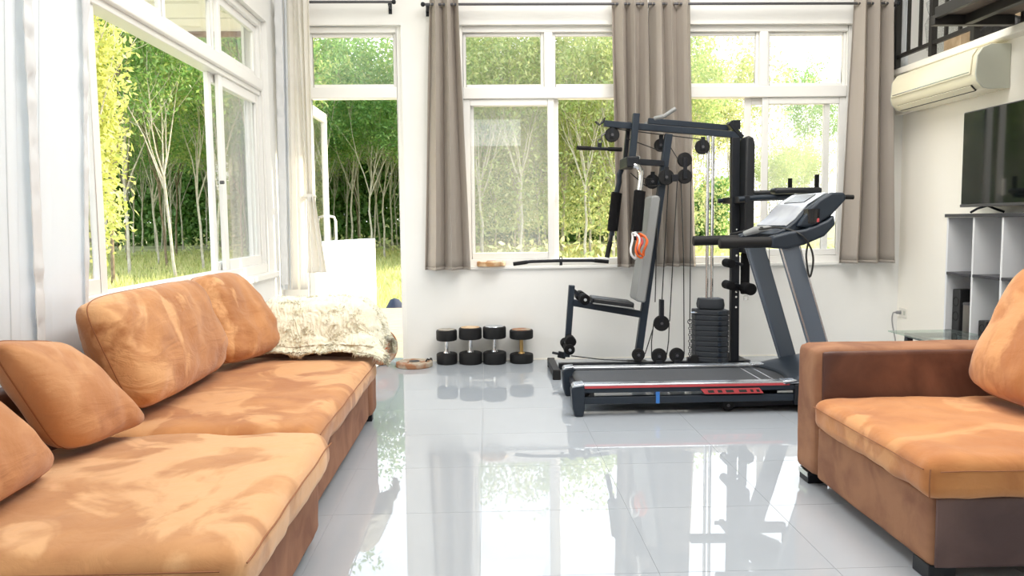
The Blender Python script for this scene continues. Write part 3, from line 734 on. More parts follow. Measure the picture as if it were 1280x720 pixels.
put('eye', B().torus((.63, WY - .005, SILL + .066), .012, .004, 'y', 14, 6).box(.618, .642, WY - .011, WY + .001, SILL + .005, SILL + .032), M['black'], lb)

# ================================================================== HOME GYM
YG = 6.10
def gym():
    r = thing('home_gym', 'black multi-station home gym with weight stack behind the treadmill', 'exercise machine', (1.3, YG, 0))
    P = lambda n, b, m, bev=.004, par=r, **k: put(n, b, M[m], par, bevel=bev, **k)
    # floor frame
    P('floor_beam', B().beam((.55, YG, .055), (2.05, YG, .055), .05, .05, (0, 1, 0)), 'black')
    f1 = P('cross_foot', B().beam((.512, 5.84, .045), (.512, 6.36, .045), .055, .055, (1, 0, 0)), 'black')
    for y in (5.84, 6.36): P('end_cap', B().box(.482, .542, y - .012, y + .012, 0, .076), 'rubber', .006, f1)
    f2 = P('cross_foot', B().beam((2.02, 5.74, .045), (2.02, 6.46, .045), .055, .055, (1, 0, 0)), 'black')
    for y in (5.74, 6.46): P('end_cap', B().box(1.99, 2.05, y - .012, y + .012, 0, .076), 'rubber', .006, f2)
    # masts and top tubes
    m1 = P('rear_mast', B().beam((1.925, YG, .08), (1.912, YG, 1.80), .06, .062, (0, 1, 0)), 'black')
    for z in (.62, .58, .90, 1.10, .50):
        P('bolt', B().cyl((1.925, YG - .031, z), (1.925, YG - .036, z), .008, 10), 'chrome', 0, m1)
    P('front_upright', B().beam((1.164, YG, .08), (1.400, YG, 1.83), .055, .056, (0, 1, 0)), 'bluegrey')
    P('foot_plate', B().box(1.09, 1.24, YG - .06, YG + .06, .080, .088), 'black')
    P('top_beam', B().beam((.905, YG, 1.912), (1.960, YG, 1.815), .05, .048, (0, 1, 0)), 'bluegrey')
    u = P('pull_up_beam', B().beam((1.267, YG + .12, 1.945), (1.905, YG + .12, 1.885), .045, .045, (0, 1, 0)), 'bluegrey')
    P('gusset', B().beam((1.86, YG, 1.91), (1.965, YG, 1.80), .06, .03, (0, 1, 0)).box(1.885, 1.945, YG - .03, YG + .14, 1.86, 1.93), 'black')
    for y in (YG - .16, YG + .28):
        P('pull_up_grip', B().tube([(1.27, y + (.05 if y < YG else -.05), 1.935), (1.33, y, 1.945), (1.415, y, 2.00)], .016, 12), 'vgrey', 0)
    hk = P('bar_hook', B().tube([(.905, YG - .02, 1.94), (.89, YG - .02, 1.915), (.865, YG - .02, 1.90), (.835, YG - .02, 1.925)], .006, 8), 'black', 0)
    P('bar_hook', B().tube([(.92, YG + .03, 1.96), (.88, YG + .03, 1.91), (.845, YG + .03, 1.935)], .006, 8), 'black', 0)
    # press arm
    P('press_arm', B().beam((1.142, YG - .055, 1.98), (1.108, YG - .055, 1.62), .045, .05, (0, 1, 0)), 'bluegrey')
    P('press_arm', B().beam((1.105, YG + .06, 1.93), (1.075, YG + .06, 1.62), .045, .03, (0, 1, 0)), 'black')
    P('pivot_block', B().box(1.055, 1.15, YG - .15, YG + .18, 1.575, 1.655), 'black', .008)
    P('cross_tube', B().beam((1.12, YG - .02, 1.625), (1.36, YG - .02, 1.607), .045, .045, (0, 1, 0)), 'black')
    P('pivot_bolt', B().cyl((1.155, YG - .08, 1.65), (1.155, YG + .08, 1.65), .014, 12), 'chrome', 0)
    # two curved arms with foam, nearer one first
    for y, dx, zt in ((5.93, 0.0, 0), (6.31, -.10, 0)):
        a = P('chest_arm', B().tube([(1.10 + dx * .3, y, 1.585), (1.135 + dx * .6, y, 1.575), (1.158 + dx, y, 1.54), (1.158 + dx, y, 1.48), (1.145 + dx * 1.1, y, 1.39), (1.122 + dx * 1.25, y, 1.06)], .021, 12), 'chrome' if dx == 0 else 'bluegrey', 0)
        x0, x1 = 1.149 + dx * 1.1, 1.124 + dx * 1.2
        P('foam_grip', B().tube([(x0, y, 1.40), (x0 - .001, y, 1.395), (x1, y, 1.10), (x1, y, 1.095)], [.034, .043, .043, .034], 18), 'foam', 0, a)
        P('handle', B().tube([(x1, y, 1.10), (x1 - .028 + (0.02 if dx == 0 else 0), y, .97 if dx else 1.03)], .015, 10), 'black', 0, a)
        if dx: P('hand_grip', B().cyl((x1 - .018, y, 1.01), (x1 - .045, y, .885), .020, 12), 'rubber', 0, a)
    # bench
    P('back_pad', B().prism([(1.135, .565), (1.195, .552), (1.205, .57), (1.312, 1.34), (1.30, 1.36), (1.262, 1.365), (1.243, 1.35), (1.127, .59)], YG - .13, YG + .13), 'vgrey', .014)
    P('pad_board', B().beam((1.188, YG, .56), (1.308, YG, 1.355), .24, .028, (0, 1, 0)), 'vinyl', .008)
    P('pad_bracket', B().box(1.20, 1.275, YG - .025, YG + .025, .78, .82).box(1.27, 1.35, YG - .025, YG + .025, 1.28, 1.32), 'black')
    P('seat_tube', B().beam((.655, YG, .552), (1.20, YG, .450), .05, .052, (0, 1, 0)), 'bluegrey')
    sp = P('seat_pad', B().beam((.80, YG, .574), (1.118, YG, .528), .25, .052, (0, 1, 0)), 'vinyl', .016, seg=3)
    P('pad_piping', B().tube([(.80, YG - .126, .556), (1.118, YG - .126, .510)], .005, 6), 'vgrey', 0, sp)
    P('leg_lever', B().beam((.655, YG, .685), (.612, YG, .128), .05, .046, (0, 1, 0)), 'bluegrey')
    for x, z in ((.735, .590), (.618, .212)):
        for y in (YG - .19, YG + .04):
            q = P('leg_roller', B().lathe((x, y, z), [(.001, 0), (.03, 0), (.04, .008), (.04, .142), (.03, .15), (.001, .15)], 20, 'y'), 'foam', 0)
        P('axle', B().cyl((x, YG - .20, z), (x, YG + .20, z), .012, 10), 'chrome', 0, q)
    P('roller_link', B().beam((.655, YG, .655), (.735, YG, .590), .04, .03, (0, 1, 0)), 'black')
    q = P('leg_roller', B().lathe((.632, YG - .16, .268), [(.001, 0), (.032, 0), (.040, .008), (.040, .132), (.032, .14), (.001, .14)], 20, 'y'), 'foam', 0)
    P('lever_foot', B().beam((.545, YG, .150), (.605, YG, .135), .03, .05, (0, 1, 0)).cyl((.50, YG, .163), (.56, YG, .150), .010, 10), 'black')
    # pulleys
    for x, z, R, y in ((.967, 1.828, .056, YG), (1.287, 1.475, .056, YG + .05), (1.370, 1.502, .060, YG - .06), (1.520, 1.634, .056, YG - .02), (1.521, 1.508, .056, YG - .02), (1.655, 1.730, .056, YG - .02),
                       (1.341, .386, .061, YG - .05), (1.324, .131, .060, YG - .05), (1.462, .135, .058, YG - .05), (1.161, .146, .050, YG - .06), (1.350, 1.752, .05, YG + .05)):
        q = P('pulley', B().lathe((x, y, z), [(.008, -.014), (R - .004, -.014), (R, -.010), (R, -.006), (R - .010, 0), (R, .006), (R, .010), (R - .004, .014), (.008, .014), (.008, -.014)], 28, 'y'), 'rubber', 0)
        P('pulley_bolt', B().cyl((x, y - .022, z), (x, y + .022, z), .011, 10), 'bezel', 0, q)
        P('pulley_bracket', B().box(x - .016, x + .016, y - .020, y - .016, z - .02, z + (.075 if z > .3 and z not in (1.508, 1.634) else .02)), 'black', 0, q)
    P('pulley_link', B().box(1.505, 1.535, YG - .044, YG - .038, 1.49, 1.65), 'black', .002); P('pulley_block', B().box(1.325, 1.357, YG - .075, YG - .025, .42, .57), 'black', .003)
    [P('pulley_mount', B().box(*q), 'black', .003) for q in ((1.30, 1.345, YG - .07, YG - .03, .06, .10), (1.44, 1.485, YG - .07, YG - .03, .06, .10), (1.405, 1.455, YG - .10, YG - .02, 1.47, 1.52))]
    # stack and guide rods
    for x in (1.702, 1.740): P('guide_rod', B().cyl((x, YG - .01, .08), (x, YG - .01, 1.82), .0125, 14), 'chrome', 0)
    hexa = [(-.124, -.06), (-.124, .075), (-.10, .10), (.10, .10), (.124, .075), (.124, -.075), (.10, -.10), (.012, -.10)]
    hexa = [(-.124, -.03), (-.124, .10), (.124, .10), (.124, -.075), (.105, -.10), (.015, -.10)]
    cx = 1.736; pl = None
    for k in range(10):
        z = .080 + k * .0405
        if pl is None:
            b = B(); n = len(hexa); V = [(cx + x, YG + y, z) for x, y in hexa] + [(cx + x, YG + y, z + .038) for x, y in hexa]
            b.verts_faces(V, [tuple(range(n))[::-1], tuple(range(n, 2 * n))] + [(i, (i + 1) % n, n + (i + 1) % n, n + i) for i in range(n)])
            pl = P('weight_plate', b, 'stack', .005)
            pn = P('pin_boss', B().cyl((cx + .045, YG - .10, z + .019), (cx + .045, YG - .108, z + .019), .015, 14), 'bluegrey', .002, pl)
        else:
            o = lk(pl.copy(), r); o.location = (0, 0, k * .0405); lk(pn.copy(), o)
    P('selector_block', B().verts_faces([(cx + x * s, YG + y * s, z) for z, s in ((.487, .72), (.52, .76), (.570, .70)) for x, y in hexa],
        [tuple(range(6))[::-1], tuple(range(12, 18))] + [(a * 6 + i, a * 6 + (i + 1) % 6, a * 6 + 6 + (i + 1) % 6, a * 6 + 6 + i) for a in (0, 1) for i in range(6)]), 'stack', .008)
    P('selector_pin', B().cyl((1.57, YG - .04, .462), (1.62, YG - .03, .462), .006, 8), 'chrome', 0)
    P('stack_cushion', B().cyl((1.60, YG - .03, .10), (1.60, YG - .06, .10), .035, 14), 'rubber', .004)
    # knee-raise station on the back of the mast
    P('raise_pad', B().prism([(1.952, .92), (2.025, .92), (2.025, 1.74), (2.012, 1.79), (1.975, 1.80), (1.952, 1.79)], YG - .14, YG + .14), 'vinyl', .016)
    for y in (YG - .27, YG + .25):
        a = P('raise_arm', B().tube([(1.86, y, 1.325), (2.0, y, 1.335), (2.44, y, 1.345)], .018, 10), 'bluegrey', 0)
        P('arm_pad', B().box(2.11, 2.46, y - .06, y + .06, 1.362, 1.405), 'vinyl', .016, a)
        P('grip', B().cyl((2.44, y, 1.345), (2.44, y, 1.50), .017, 12), 'foam', 0, a)
    P('arm_yoke', B().beam((1.92, YG - .29, 1.325), (1.92, YG + .27, 1.325), .04, .05, (1, 0, 0)), 'black')
    for z in (.846, .679):
        q = P('hold_roller', B().lathe((1.845, YG - .17, z), [(.001, 0), (.026, 0), (.034, .008), (.034, .142), (.026, .15), (.001, .15)], 18, 'y'), 'foam', 0)
        P('roller_arm', B().tube([(1.845, YG - .09, z), (1.92, YG - .06, z), (1.965, YG - .05, z - .02)], .012, 8), 'black', 0, q)
    P('hold_roller', B().lathe((1.99, YG - .19, .650), [(.001, 0), (.036, 0), (.046, .008), (.046, .152), (.036, .16), (.001, .16)], 18, 'y'), 'foam', 0)
    P('strap', B().box(1.965, 2.03, YG - .04, YG + .0, .60, .92), 'foam', .01)
    P('buckle', B().torus((2.005, YG - .03, .57), .022, .004, 'y', 4, 6), 'chrome', 0)
    # cables and chain
    c = B()
    for pts in ([(.967, YG, 1.884), (1.05, YG - .0, 1.865), (1.655, YG - .02, 1.786)], [(1.402, YG + .05, 1.775), (1.468, YG - .02, 1.64)], [(1.466, YG - .02, 1.50), (1.405, YG - .05, .40)], [(1.572, YG - .02, 1.63), (1.567, YG - .03, .39)],
                [(1.292, YG - .05, .55), (1.31, YG - .05, 1.44)], [(1.345, YG - .05, .57), (1.39, YG - .05, 1.45)], [(1.281, YG - .05, .386), (1.265, YG - .05, .24), (1.266, YG - .05, .14)], [(1.402, YG - .05, .386), (1.398, YG - .05, .25), (1.384, YG - .05, .14)],
                [(1.275, YG - .05, .34), (1.213, YG - .06, .15)], [(1.52, YG - .05, .14), (1.515, YG - .03, .9), (1.493, YG - .02, 1.46)], [(.645, YG, .135), (.9, YG - .03, .105), (1.15, YG - .06, .097)],
                [(1.15, YG - .08, 1.50), (1.28, YG, 1.49)], [(1.10, YG - .05, 1.535), (1.24, YG + .05, 1.44), (1.34, YG - .06, 1.442)], [(1.08, YG, 1.80), (1.35, YG, 1.70)]):
        c.tube(pts, .0042, 6)
    P('cable', c, 'cord', 0)
    ch = B()
    for k in range(11): ch.torus((1.568, YG - .03, .365 - k * .025), .010, .0035, 'y' if k % 2 else 'x', 10, 5)
    ch.torus((1.568, YG - .03, .392), .017, .004, 'y', 12, 6)
    P('chain', ch, 'bezel', 0); P('chain_anchor', B().box(1.548, 1.588, YG - .05, YG - .01, .075, .115), 'black')
gym()
pb = thing('pulldown_bar', 'short black pulldown bar hanging from the front top pulley of the gym', 'bar', (.87, 6.1, 1.75))
put('bar', B().cyl((.755, 6.04, 1.724), (.985, 6.13, 1.722), .013, 12), M['black'], pb)
for a, b_ in (((.692, 6.015, 1.725), (.80, 6.058, 1.7235)), ((.94, 6.112, 1.7225), (1.047, 6.155, 1.722))): put('grip', B().cyl(a, b_, .0165, 12), M['rubber'], pb)
put('eye', B().beam((.87, 6.085, 1.728), (.87, 6.085, 1.765), .03, .022, (1, 0, 0)), M['black'], pb)
put('carabiner', B().torus((.872, 6.085, 1.780), .016, .004, 'y', 14, 6).torus((.884, 6.085, 1.806), .012, .003, 'x', 12, 6).tube([(.884, 6.085, 1.815), (.905, 6.09, 1.835), (.935, 6.1, 1.845)], .006, 8), M['bezel'], pb)
rbands = thing('resistance_bands', 'orange and white exercise bands hanging from a foam press grip', 'bands', (1.13, 5.92, .95))
rnd = random.Random(3)
for m_, x, R, sx in (('orange', 1.15, .085, .42), ('orange', 1.165, .07, .35), ('white', 1.105, .09, .3), ('red', 1.135, .06, .3)):
    pts = [(x + sx * R * math.cos(t) + .01 * math.sin(3 * t), 5.90 + .02 * math.sin(2 * t + x * 9), .995 + R * 1.0 * math.sin(t) * (1.15 if math.sin(t) < 0 else 1.0)) for t in np.linspace(0, 2 * PI, 25)]
    put('band', B().tube(pts, .008, 6, cap=False), M[m_], rbands)

# ================================================================== TREADMILL
def treadmill():
    r = thing('treadmill', 'dark treadmill with grey slanted uprights in front of the home gym', 'treadmill', (1.4, 5.05, 0))
    P = lambda n, b, m, bev=.004, par=r, **k: put(n, b, M[m], par, bevel=bev, **k)
    YN, YF = 4.71, 5.36
    P('belt', B().box(.60, 1.98, YN + .075, YF - .075, .150, .176).cyl((.60, YN + .075, .142), (.60, YF - .075, .142), .034, 16), 'belt', .003)
    for x in (1.70, 1.78): P('belt_line', B().box(x, x + .012, YN + .08, YF - .08, .1762, .1770), 'silver', 0)
    for s, y in ((1, YN), (-1, YF)):
        rail = P('side_rail', B().box(.57, 1.83, min(y, y + s * .075), max(y, y + s * .075), .176, .196), 'silver', .006)
        P('red_stripe', B().box(.58, 1.83, y - s * .002 if s > 0 else y - .0, y - s * .002 + .002 if s > 0 else y + .002, .172, .186), 'red', 0, rail)
        P('side_beam', B().box(.57, 1.90, min(y + s * .004, y + s * .06), max(y + s * .004, y + s * .06), .142, .174), 'bluegrey', .004)
        P('lower_beam', B().box(.57, 1.95, min(y + s * .008, y + s * .05), max(y + s * .008, y + s * .05), .073, .116), 'bluegrey', .004)
        cap = P('end_cap', B().prism([(.522, .0), (.572, .0), (.580, .045), (.582, .165), (.578, .196), (.515, .188), (.500, .165), (.508, .05)], min(y - s * .012, y + s * .085), max(y - s * .012, y + s * .085)), 'bluegrey', .010)
        P('cap_top', B().prism([(.504, .180), (.578, .190), (.578, .204), (.518, .197)], min(y - s * .013, y + s * .086), max(y - s * .013, y + s * .086)), 'silver', .004, cap)
        P('spacer', B().box(.615, .640, min(y + s * .015, y + s * .045), max(y + s * .015, y + s * .045), .116, .142), 'black', 0)
        # slanted uprights
        o = 0 if s > 0 else -.005
        up = P('upright', B().prism([(1.752 + o, 1.035), (1.872 + o, 1.035), (2.135 + o, .17), (2.025 + o, .17)], min(y, y + s * .05), max(y, y + s * .05)), 'steelgrey', .008)
        P('upright_edge', B().beam((1.752 + o, y - s * .001, 1.03), (2.025 + o, y - s * .001, .18), .004, .010, (0, 1, 0)).beam((1.870 + o, y - s * .001, 1.03), (2.133 + o, y - s * .001, .18), .004, .010, (0, 1, 0)), 'silver', 0, up)
        hl = P('handlebar', B().tube([(1.395, y + s * .02, 1.036), (1.40, y + s * .02, 1.036), (1.73, y + s * .02, 1.040)], [.026, .033, .033], 18), 'rubber', 0)
        P('handle_sleeve', B().prism([(1.700, 1.075), (1.700, 1.004), (1.80, .998), (1.90, 1.022), (2.02, 1.072), (2.085, 1.140), (2.075, 1.20), (2.03, 1.165), (1.97, 1.140), (1.90, 1.115), (1.80, 1.100)], min(y - s * .020, y + s * .065), max(y - s * .020, y + s * .065)), 'bluegrey', .016, seg=3)
    P('end_roller_guard', B().box(.545, .570, YN + .085, YF - .085, .10, .135), 'black')
    dec = P('vent_strip', B().prism([(1.285, .158), (1.645, .158), (1.670, .126), (1.310, .126)], YN - .004, YN + .0035), 'red', 0)
    for x0, x1 in ((1.325, 1.37), (1.385, 1.42), (1.435, 1.49), (1.515, 1.57), (1.585, 1.61), (1.622, 1.648)):
        P('vent_slot', B().prism([(x0, .150), (x1 - .008, .150), (x1, .134), (x0 + .008, .134)], YN - .0055, YN - .0042), 'slot', 0, dec)
    P('blue_tape', B().box(1.015, 1.037, YN + .005, YN + .055, .072, .152), 'blue', 0)
    # motor hood
    def hf(u, v):
        x = 1.80 + .58 * u; y = YN - .01 + (YF - YN + .02) * v
        arch = (1 - (2 * v - 1) ** 4)
        z = .180 + .115 * math.sin(min(1, u * 1.25) * PI / 2) ** .9 * (.45 + .55 * arch) - (.05 * max(0, u - .75) / .25)
        xx = x + .16 * (1 - u) * (1 - arch) * 0 + .10 * (1 - u) * math.cos((v - .5) * PI) * 0.9
        return (xx, y, z)
    P('motor_hood', B().grid(hf, 26, 22), 'bluegrey', 0, ang=180, solid=.006)
    P('hood_skirt', B().box(1.86, 2.38, YN - .008, YN + .03, .05, .175).box(1.86, 2.38, YF - .03, YF + .008, .05, .175).box(2.35, 2.385, YN, YF, .05, .27), 'black', .006)
    for y0, y1 in ((YN - .004, YN + .08), (YF - .08, YF + .004)): P('rail_end', B().box(1.79, 1.90, y0, y1, .18, .200), 'silver', .005)
    # lift frame and wheels under the deck
    P('lift_frame', B().beam((1.49, YN + .12, .040), (2.34, YN + .12, .055), .05, .045, (0, 1, 0)).beam((1.49, YF - .12, .040), (2.34, YF - .12, .055), .05, .045, (0, 1, 0)).beam((1.55, YN + .12, .045), (1.55, YF - .12, .045), .04, .04, (1, 0, 0)), 'black')
    for y in (YN + .085, YF - .085):
        w = P('wheel', B().lathe((1.478, y, .036), [(.001, -.016), (.030, -.016), (.036, -.010), (.036, .010), (.030, .016), (.001, .016)], 20, 'y'), 'rubber', 0)
        P('hubcap', B().cyl((1.478, y - .019, .036), (1.478, y + .019, .036), .010, 10), 'bezel', 0, w)
    P('lift_motor', B().box(1.64, 1.84, 4.93, 5.12, .06, .14), 'black', .01)
    # console
    con = P('console', B().prism([(1.72, 1.085), (1.80, 1.085), (1.95, 1.125), (2.075, 1.185), (2.152, 1.292), (2.140, 1.332), (2.060, 1.330), (1.93, 1.245), (1.86, 1.165), (1.80, 1.120)], YN + .045, YF - .045), 'bluegrey', .012)
    for y0, y1 in ((YN - .005, YN + .045), (YF - .045, YF + .005)):
        P('console_end', B().prism([(1.86, 1.13), (1.95, 1.125), (2.060, 1.19), (2.152, 1.290), (2.142, 1.330), (2.065, 1.334), (1.99, 1.29), (1.93, 1.235)], y0, y1), 'bluegrey', .014, con, seg=3)
    # display sheet lies on the slanted face
    P('display', B().prism([(1.815, 1.135), (1.875, 1.180), (1.945, 1.262), (2.052, 1.332), (2.054, 1.335), (1.943, 1.266), (1.872, 1.184), (1.812, 1.139)], YN + .065, YF - .065), 'disp', 0, con)
    P('screen', B().prism([(1.960, 1.277), (2.035, 1.327), (2.037, 1.331), (1.958, 1.281)], YN + .16, YF - .16), 'black_gloss', 0, con)
    P('cup_holder', B().lathe((1.955, YN + .025, 1.150), [(.001, .0), (.045, 0), (.048, .085), (.042, .085), (.038, .01), (.001, .01)], 20), 'black_gloss', 0, con)
    P('safety_key', B().box(1.958, 1.985, YN - .018, YN + .0, 1.155, 1.180), 'red', .004, con)
    P('rack_tip', B().cyl((2.13, YN + .02, 1.305), (2.205, YN + .02, 1.303), .014, 12), 'rubber', .003, con)
    P('folded_cloth', B().tube([(1.66, YF - .28, 1.085), (1.72, YF - .33, 1.11), (1.78, YF - .38, 1.115), (1.83, YF - .45, 1.10)], [.016, .024, .022, .012], 10), 'vgrey', 0)
treadmill()
cd = thing('power_cord', 'black power cord looped over the treadmill console and hanging down with its plug', 'cord', (1.95, 4.9, 1.0))
def smooth(pts, n=6):
    P_ = [Vector(p) for p in pts]; out = []
    for i in range(len(P_) - 1):
        p0, p1, p2, p3 = P_[max(i - 1, 0)], P_[i], P_[i + 1], P_[min(i + 2, len(P_) - 1)]
        for k in range(n):
            t = k / n; out.append(.5 * ((2 * p1) + (p2 - p0) * t + (2 * p0 - 5 * p1 + 4 * p2 - p3) * t * t + (3 * p1 - p0 - 3 * p2 + p3) * t ** 3))
    return out + [P_[-1]]
put('wire', B().tube(smooth([(1.60, 5.18, 1.082), (1.70, 5.06, 1.110), (1.74, 4.98, 1.125), (1.70, 4.90, 1.115), (1.78, 4.80, 1.125), (1.86, 4.685, 1.09), (1.92, 4.675, 1.02), (1.945, 4.675, .93), (1.925, 4.675, .83), (1.90, 4.67, .95), (1.905, 4.66, 1.03)]), .006, 8), M['cord'], cd)
put('wire', B().tube(smooth([(1.74, 4.98, 1.125), (1.82, 5.25, 1.10), (1.90, 5.43, 1.05), (1.925, 5.45, .98), (1.94, 5.45, .90)]), .005, 8), M['cord'], cd)
pg = put('plug', B().tube([(1.94, 5.45, .905), (1.943, 5.45, .885), (1.948, 5.45, .850)], [.010, .020, .018], 10), M['cord'], cd)
for dx in (-.008, .008): put('prong', B().cyl((1.948 + dx, 5.45, .85), (1.95 + dx, 5.45, .825), .003, 6), M['chrome'], pg)
jr = thing('hanging_cord', 'thin grey pull cord with a dark tip hanging under the knee-raise arm', 'cord', (2.28, 6.33, .35))
put('string', B().tube([(2.27, 6.33, 1.31), (2.275, 6.33, .8), (2.285, 6.33, .36)], .0035, 6), M['greycord'], jr)
put('tip', B().tube([(2.285, 6.33, .38), (2.286, 6.33, .345), (2.287, 6.33, .30)], [.005, .011, .008], 8), M['cord'], jr)

# ================================================================== RIGHT WALL
def ac():
    x0, x1, y0, y1, z0, z1 = 3.30, WX1 - .002, 5.34, 6.48, 2.035, 2.335
    r = thing('air_conditioner', 'aged cream split air conditioner mounted under the mezzanine edge', 'air conditioner', (x1, (y0 + y1) / 2, z0))
    prof = [(x1, z0 + .005), (x1, z1), (x0 + .105, z1), (x0 + .045, z1 - .025), (x0 + .010, z1 - .075), (x0, z0 + .10), (x0 + .012, z0 + .055), (x0 + .055, z0 + .010), (x0 + .10, z0)]
    put('body', B().prism(prof, y0 + .012, y1 - .012), M['acbody'], r, bevel=.006)
    for a, b_ in ((y0, y0 + .012), (y1 - .012, y1)): put('end_cover', B().prism(prof, a, b_), M['acgrey'], r, bevel=.004)
    sh = lambda d: [(px - d, pz) for px, pz in ((x0 + .047, z1 - .018), (x0 + .011, z1 - .070), (x0 + .001, z0 + .105))]
    a = sh(.002); b_ = sh(.012)
    fp = put('front_panel', B().prism(a + b_[::-1], y0 + .05, y1 - .035), M['acbody'], r, bevel=.004)
    put('chrome_line', B().box(x0 - .013, x0 - .009, y0 + .06, y1 - .06, z0 + .118, z0 + .124), M['silver'], fp)
    put('air_slot', B().beam((x0 + .040, y0 + .08, z0 + .020), (x0 + .040, y1 - .08, z0 + .020), .050, .016, (.75, 0, -.75)), M['slot'], r)
    put('louvre', B().beam((x0 + .030, y0 + .08, z0 + .018), (x0 + .030, y1 - .08, z0 + .018), .045, .005, (.55, 0, -.5)), M['acbody'], r)
    for k in range(3): put('vane', B().box(x0 + .030, x0 + .056, y0 + .3 + k * .28, y0 + .306 + k * .28, z0 + .008, z0 + .028), M['acgrey'], r)
    put('pipe_cover', B().box(x1 - .07, x1, y1, WY - .002, z0 + .005, z0 + .065), M['cream'], r, bevel=.006)
ac()
def tv():
    x = 3.36; y1, y0, z0, z1 = 5.56, 4.46, 1.245, 1.905
    r = thing('television', 'large black flat television standing on the white shelf unit', 'television', (x, 5, 1.20))
    put('housing', B().box(x + .004, x + .05, y0, y1, z0, z1), M['bezel'], r, bevel=.004)
    put('screen', B().box(x, x + .004, y0 + .008, y1 - .008, z0 + .022, z1 - .008), M['screen'], r)
    put('lower_bezel', B().box(x - .004, x + .004, y0, y1, z0, z0 + .020), M['bezel'], r, bevel=.002)
    for y in (y1 - .26, y0 + .26):
        put('foot', B().tube([(x - .10, y - .03, 1.208), (x - .04, y, 1.232), (x + .03, y, 1.252), (x + .08, y, 1.232), (x + .13, y - .03, 1.208)], .008, 8), M['black'], r)
tv()
def shelf():
    x0, x1 = 3.20, WX1 - .003
    y1 = 5.435; pitch = .295; n = 5; y0 = y1 - n * pitch
    r = thing('shelf_unit', 'white open cube shelf unit with dark boards under the television', 'shelf', (3.37, (y0 + y1) / 2, 0))
    for k in range(n + 1): put('divider', B().box(x0, x1, y1 - k * pitch - .009, y1 - k * pitch + .009, .0, 1.175), M['lamin'], r, bevel=.002)
    put('top_board', B().box(x0 - .012, x1, y0 - .02, y1 + .02, 1.176, 1.199), M['darkboard'], r, bevel=.002)
    for z in (.78, .375, .03):
        for k in range(n): put('shelf_board', B().box(x0 - .004, x1, y1 - (k + 1) * pitch + .0095, y1 - k * pitch - .0095, z, z + .02), M['darkboard'], r, bevel=.002)
    for k in range(n): put('back_panel', B().box(x1 - .008, x1 - .001, y1 - (k + 1) * pitch + .0095, y1 - k * pitch - .0095, .05, 1.174), M['lamin'], r)
shelf()
def spk(label, x, y, w, d, h, m):
    r = thing('speaker', label, 'speaker', (x, y, .396))
    put('cabinet', B().box(x - d / 2, x + d / 2, y - w / 2, y + w / 2, .396, .396 + h), M[m], r, bevel=.006)
    for z in (.10, .20): put('driver', B().lathe((x - d / 2, y, .396 + z), [(.001, .004), (w * .22, .004), (w * .36, -.003), (w * .40, 0), (.001, .002)], 18, 'x'), M['rubber'], r)
spk('taller black speaker in the lower shelf cube beside the glass table', 3.29, 5.365, .085, .11, .285, 'speaker')
spk('slimmer black speaker behind the brown canister on the shelf', 3.36, 5.285, .05, .10, .27, 'speaker')
cn = thing('canister', 'brown metal canister standing in the lower shelf cube', 'canister', (3.25, 5.235, .396))
put('body', B().lathe((3.25, 5.235, .396), [(.001, 0), (.034, 0), (.036, .004), (.036, .19), (.001, .19)], 22), M['canister'], cn)
put('lid', B().lathe((3.25, 5.235, .586), [(.038, 0), (.038, .012), (.033, .016), (.001, .016)], 22), M['bezel'], cn)
bxx = thing('speaker', 'short black box in the second lower shelf cube', 'speaker', (3.28, 5.06, .396))
put('cabinet', B().box(3.23, 3.35, 5.02, 5.10, .396, .50), M['speaker'], bxx, bevel=.006)
put('driver', B().lathe((3.23, 5.06, .45), [(.001, .003), (.018, .002), (.026, -.003), (.030, 0), (.001, .002)], 18, 'x'), M['rubber'], bxx)
gt = thing('glass_table', 'low glass-topped black table in front of the shelf unit', 'table', (2.93, 4.7, 0))
put('glass_top', B().box(2.70, 3.17, 4.15, 5.24, .412, .420), M['tglass'], gt, bevel=.002)
put('top_frame', B().box(2.78, 3.12, 5.14, 5.18, .380, .411).box(2.78, 3.12, 4.21, 4.25, .380, .411).box(2.78, 2.82, 4.25, 5.14, .385, .411), M['darkboard'], gt, bevel=.003)
for x in (2.80, 3.10):
    for y in (4.23, 5.16): put('leg', B().box(x - .02, x + .02, y - .02, y + .02, 0, .380), M['darkboard'], gt, bevel=.003)
put('lower_shelf', B().box(2.82, 3.08, 4.25, 5.14, .14, .16), M['darkboard'], gt)
ot = thing('wall_outlet', 'small white wall outlet near the back corner of the cream wall', 'outlet', (WX1, 6.62, .36))
put('plate', B().box(WX1 - .008, WX1, 6.56, 6.68, .33, .41), M['outlet'], ot, bevel=.003)
for y in (6.59, 6.65): put('socket', B().box(WX1 - .010, WX1 - .008, y - .016, y + .016, .352, .388), M['acgrey'], ot, bevel=.001)
oc = thing('appliance_cord', 'grey cord plugged into the wall outlet and drooping to the floor', 'cord', (WX1 - .03, 6.55, 0))
put('plug', B().lathe((WX1 - .010, 6.65, .37), [(.001, 0), (.016, 0), (.014, -.03), (.006, -.045), (.001, -.045)], 12, 'x'), M['greycord'], oc)
put('wire', B().tube(smooth([(WX1 - .05, 6.65, .37), (WX1 - .09, 6.62, .365), (WX1 - .115, 6.58, .30), (WX1 - .13, 6.5, .18), (WX1 - .15, 6.4, .05), (WX1 - .15, 6.2, .010)]), .006, 8), M['greycord'], oc)

